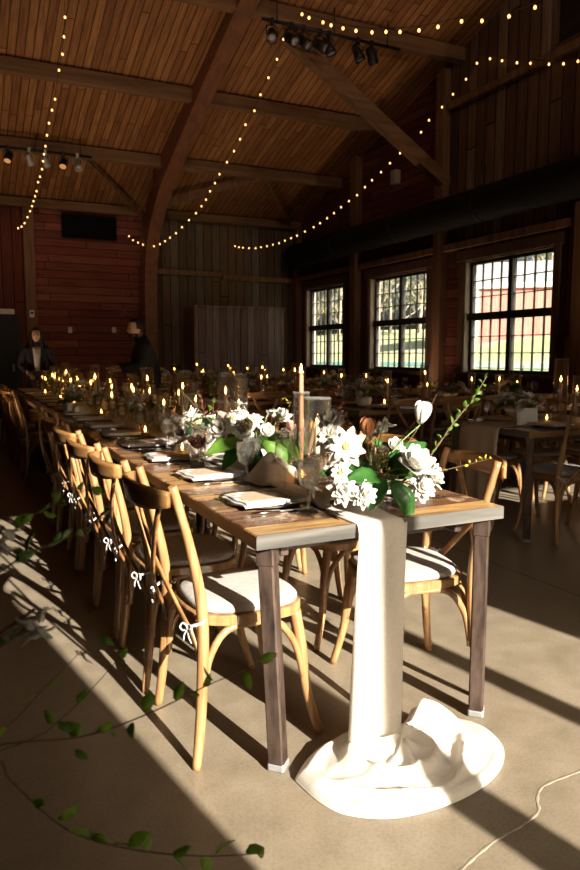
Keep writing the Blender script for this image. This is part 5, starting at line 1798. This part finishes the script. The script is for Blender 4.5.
person('standing person with long dark hair, black jacket and pale shirt by the far red wall', (1.26, 12.0, 0), R(-96), 1.68, R(2),
       (((.02, -.26, 1.14), (.20, -.14, 1.02)), ((.02, .26, 1.14), (.20, .14, 1.02))), True, R(0), False, True)
person('bearded person in black leaning towards the long table, seen in profile', (2.24, 8.55, 0), R(178), 1.72, R(14),
       (((.12, -.26, 1.17), (.36, -.16, 1.22)), ((.12, .26, 1.17), (.36, .12, 1.20))), False, R(8), True, False)

# ------------------------------------------------------------------ light
SUN_EL, SUN_AZ = R(24), R(9.5)
sd = bpy.data.lights.new('sun', 'SUN'); sd.energy = 20; sd.color = (1.0, .89, .74); sd.angle = R(.53)
so = bpy.data.objects.new('sun', sd); col.objects.link(so)
dirv = Vector((-math.sin(SUN_AZ) * math.cos(SUN_EL), math.cos(SUN_AZ) * math.cos(SUN_EL), -math.sin(SUN_EL)))
so.rotation_euler = dirv.to_track_quat('-Z', 'Y').to_euler(); so.location = (4, -10, 8)
wd = bpy.data.worlds.new('sky'); scene.world = wd; wd.use_nodes = True
nt = wd.node_tree; bg = nt.nodes['Background']
sk = nt.nodes.new('ShaderNodeTexSky'); sk.sky_type = 'NISHITA'; sk.sun_disc = False; sk.sun_elevation = SUN_EL; sk.sun_rotation = PI - SUN_AZ
sk.air_density = 1.0; sk.dust_density = 8.0
nt.links.new(sk.outputs[0], bg.inputs[0]); bg.inputs[1].default_value = .15
# added bar of unseen lamps under the ridge, washing the roof and the far walls
lamp_bar((.6, 2.6, 6.4), (5.4, 2.6, 6.4), 'added lamp bar under the ridge, unseen above the camera', .6)
for i, (x, aim) in enumerate(((.9, (1.5, 13.5, 4.9)), (2.4, (3.2, 14, 3.8)), (3.8, (5.4, 12.5, 5.2)), (5.1, (7.0, 9.5, 5.2)))):
    lamp_at((x, 2.6, 6.4), aim, 'added roof-wash lamp, %s from the left on the bar under the ridge' % nth(i), M['black'], 'added lamps under the ridge', True)
    l = bpy.data.lights.new('added_ridge_beam', 'SPOT'); l.energy = (120, 120, 110, 110)[i]; l.color = (1, .68, .44); l.spot_size = R(62); l.spot_blend = 1; l.shadow_soft_size = .08
    lo = bpy.data.objects.new('added_ridge_beam', l); col.objects.link(lo)
    d_ = (Vector(aim) - Vector((x, 2.6, 6.18))).normalized(); lo.location = Vector((x, 2.6, 6.18)) + d_ * .2
    lo.rotation_euler = d_.to_track_quat('-Z', 'Y').to_euler()
# added floor uplights stand in for light bounced up to the roof
for i, (x, y, e, lb) in enumerate(((2.25, 6.9, 60, 'added black uplight on the aisle floor beside the middle of the long table'), (2.2, 11.2, 60, 'added black uplight on the aisle floor near the booth'), (.0, 7.6, 70, 'added black uplight on the floor left of the long table'),
                                   (.1, 11.2, 60, 'added black uplight on the floor before the black door'), (6.55, 4.9, 110, 'added black uplight on the floor under the right wall'), (6.9, 9.3, 60, 'added black uplight on the floor between the near and middle windows'))):
    t = thing('added_uplight', lb, 'lamp', (x, y, 0), 0, 'added floor uplights')
    m = MB(); m.lathe([(.07, 0), (.07, .012), (.055, .02), (.055, .13), (.060, .16), (.054, .16), (.050, .13), (0, .12)], 18); m.build('housing', M['black'], t)
    m = MB(); m.lathe([(.049, .125), (.049, .130), (0, .130)], 18); m.build('lens', M['lamp_face'], t)
    l = bpy.data.lights.new('added_uplight_beam', 'SPOT'); l.energy = e * 1.7; l.color = (1, .66, .40); l.spot_size = R(110); l.spot_blend = 1; l.shadow_soft_size = .05
    lo = bpy.data.objects.new('added_uplight_beam', l); col.objects.link(lo); lo.location = (x, y, .17)
    lo.rotation_euler = Vector((.15 if x < 5 else -.25, .25, 1)).to_track_quat('-Z', 'Y').to_euler()
# warm beams of the two lit stage lamps
for px, aim in ((8, (.2, 14.8, 2.6)), (63, (2.6, 14.9, 2.4))):
    q = at_y(px, 155, 12.7)
    l = bpy.data.lights.new('stage_lamp_beam', 'SPOT'); l.energy = 11; l.color = (1, .62, .38); l.spot_size = R(95); l.spot_blend = .8; l.shadow_soft_size = .08
    lo = bpy.data.objects.new('stage_lamp_beam', l); col.objects.link(lo); lo.location = (q.x, 12.55, zb1 - .38)
    lo.rotation_euler = (Vector(aim) - lo.location).to_track_quat('-Z', 'Y').to_euler()

scene.view_settings.view_transform = 'Standard'; scene.view_settings.look = 'None'
scene.view_settings.gamma = 1; scene.view_settings.use_curve_mapping = False
scene.view_settings.exposure = 0.0
scene.cycles.max_bounces = 14; scene.cycles.diffuse_bounces = 6; scene.cycles.transparent_max_bounces = 40; scene.cycles.glossy_bounces = 4
scene.cycles.caustics_reflective = False; scene.cycles.caustics_refractive = False
scene.cycles.sample_clamp_indirect = 6
scene.cycles.use_denoising = True
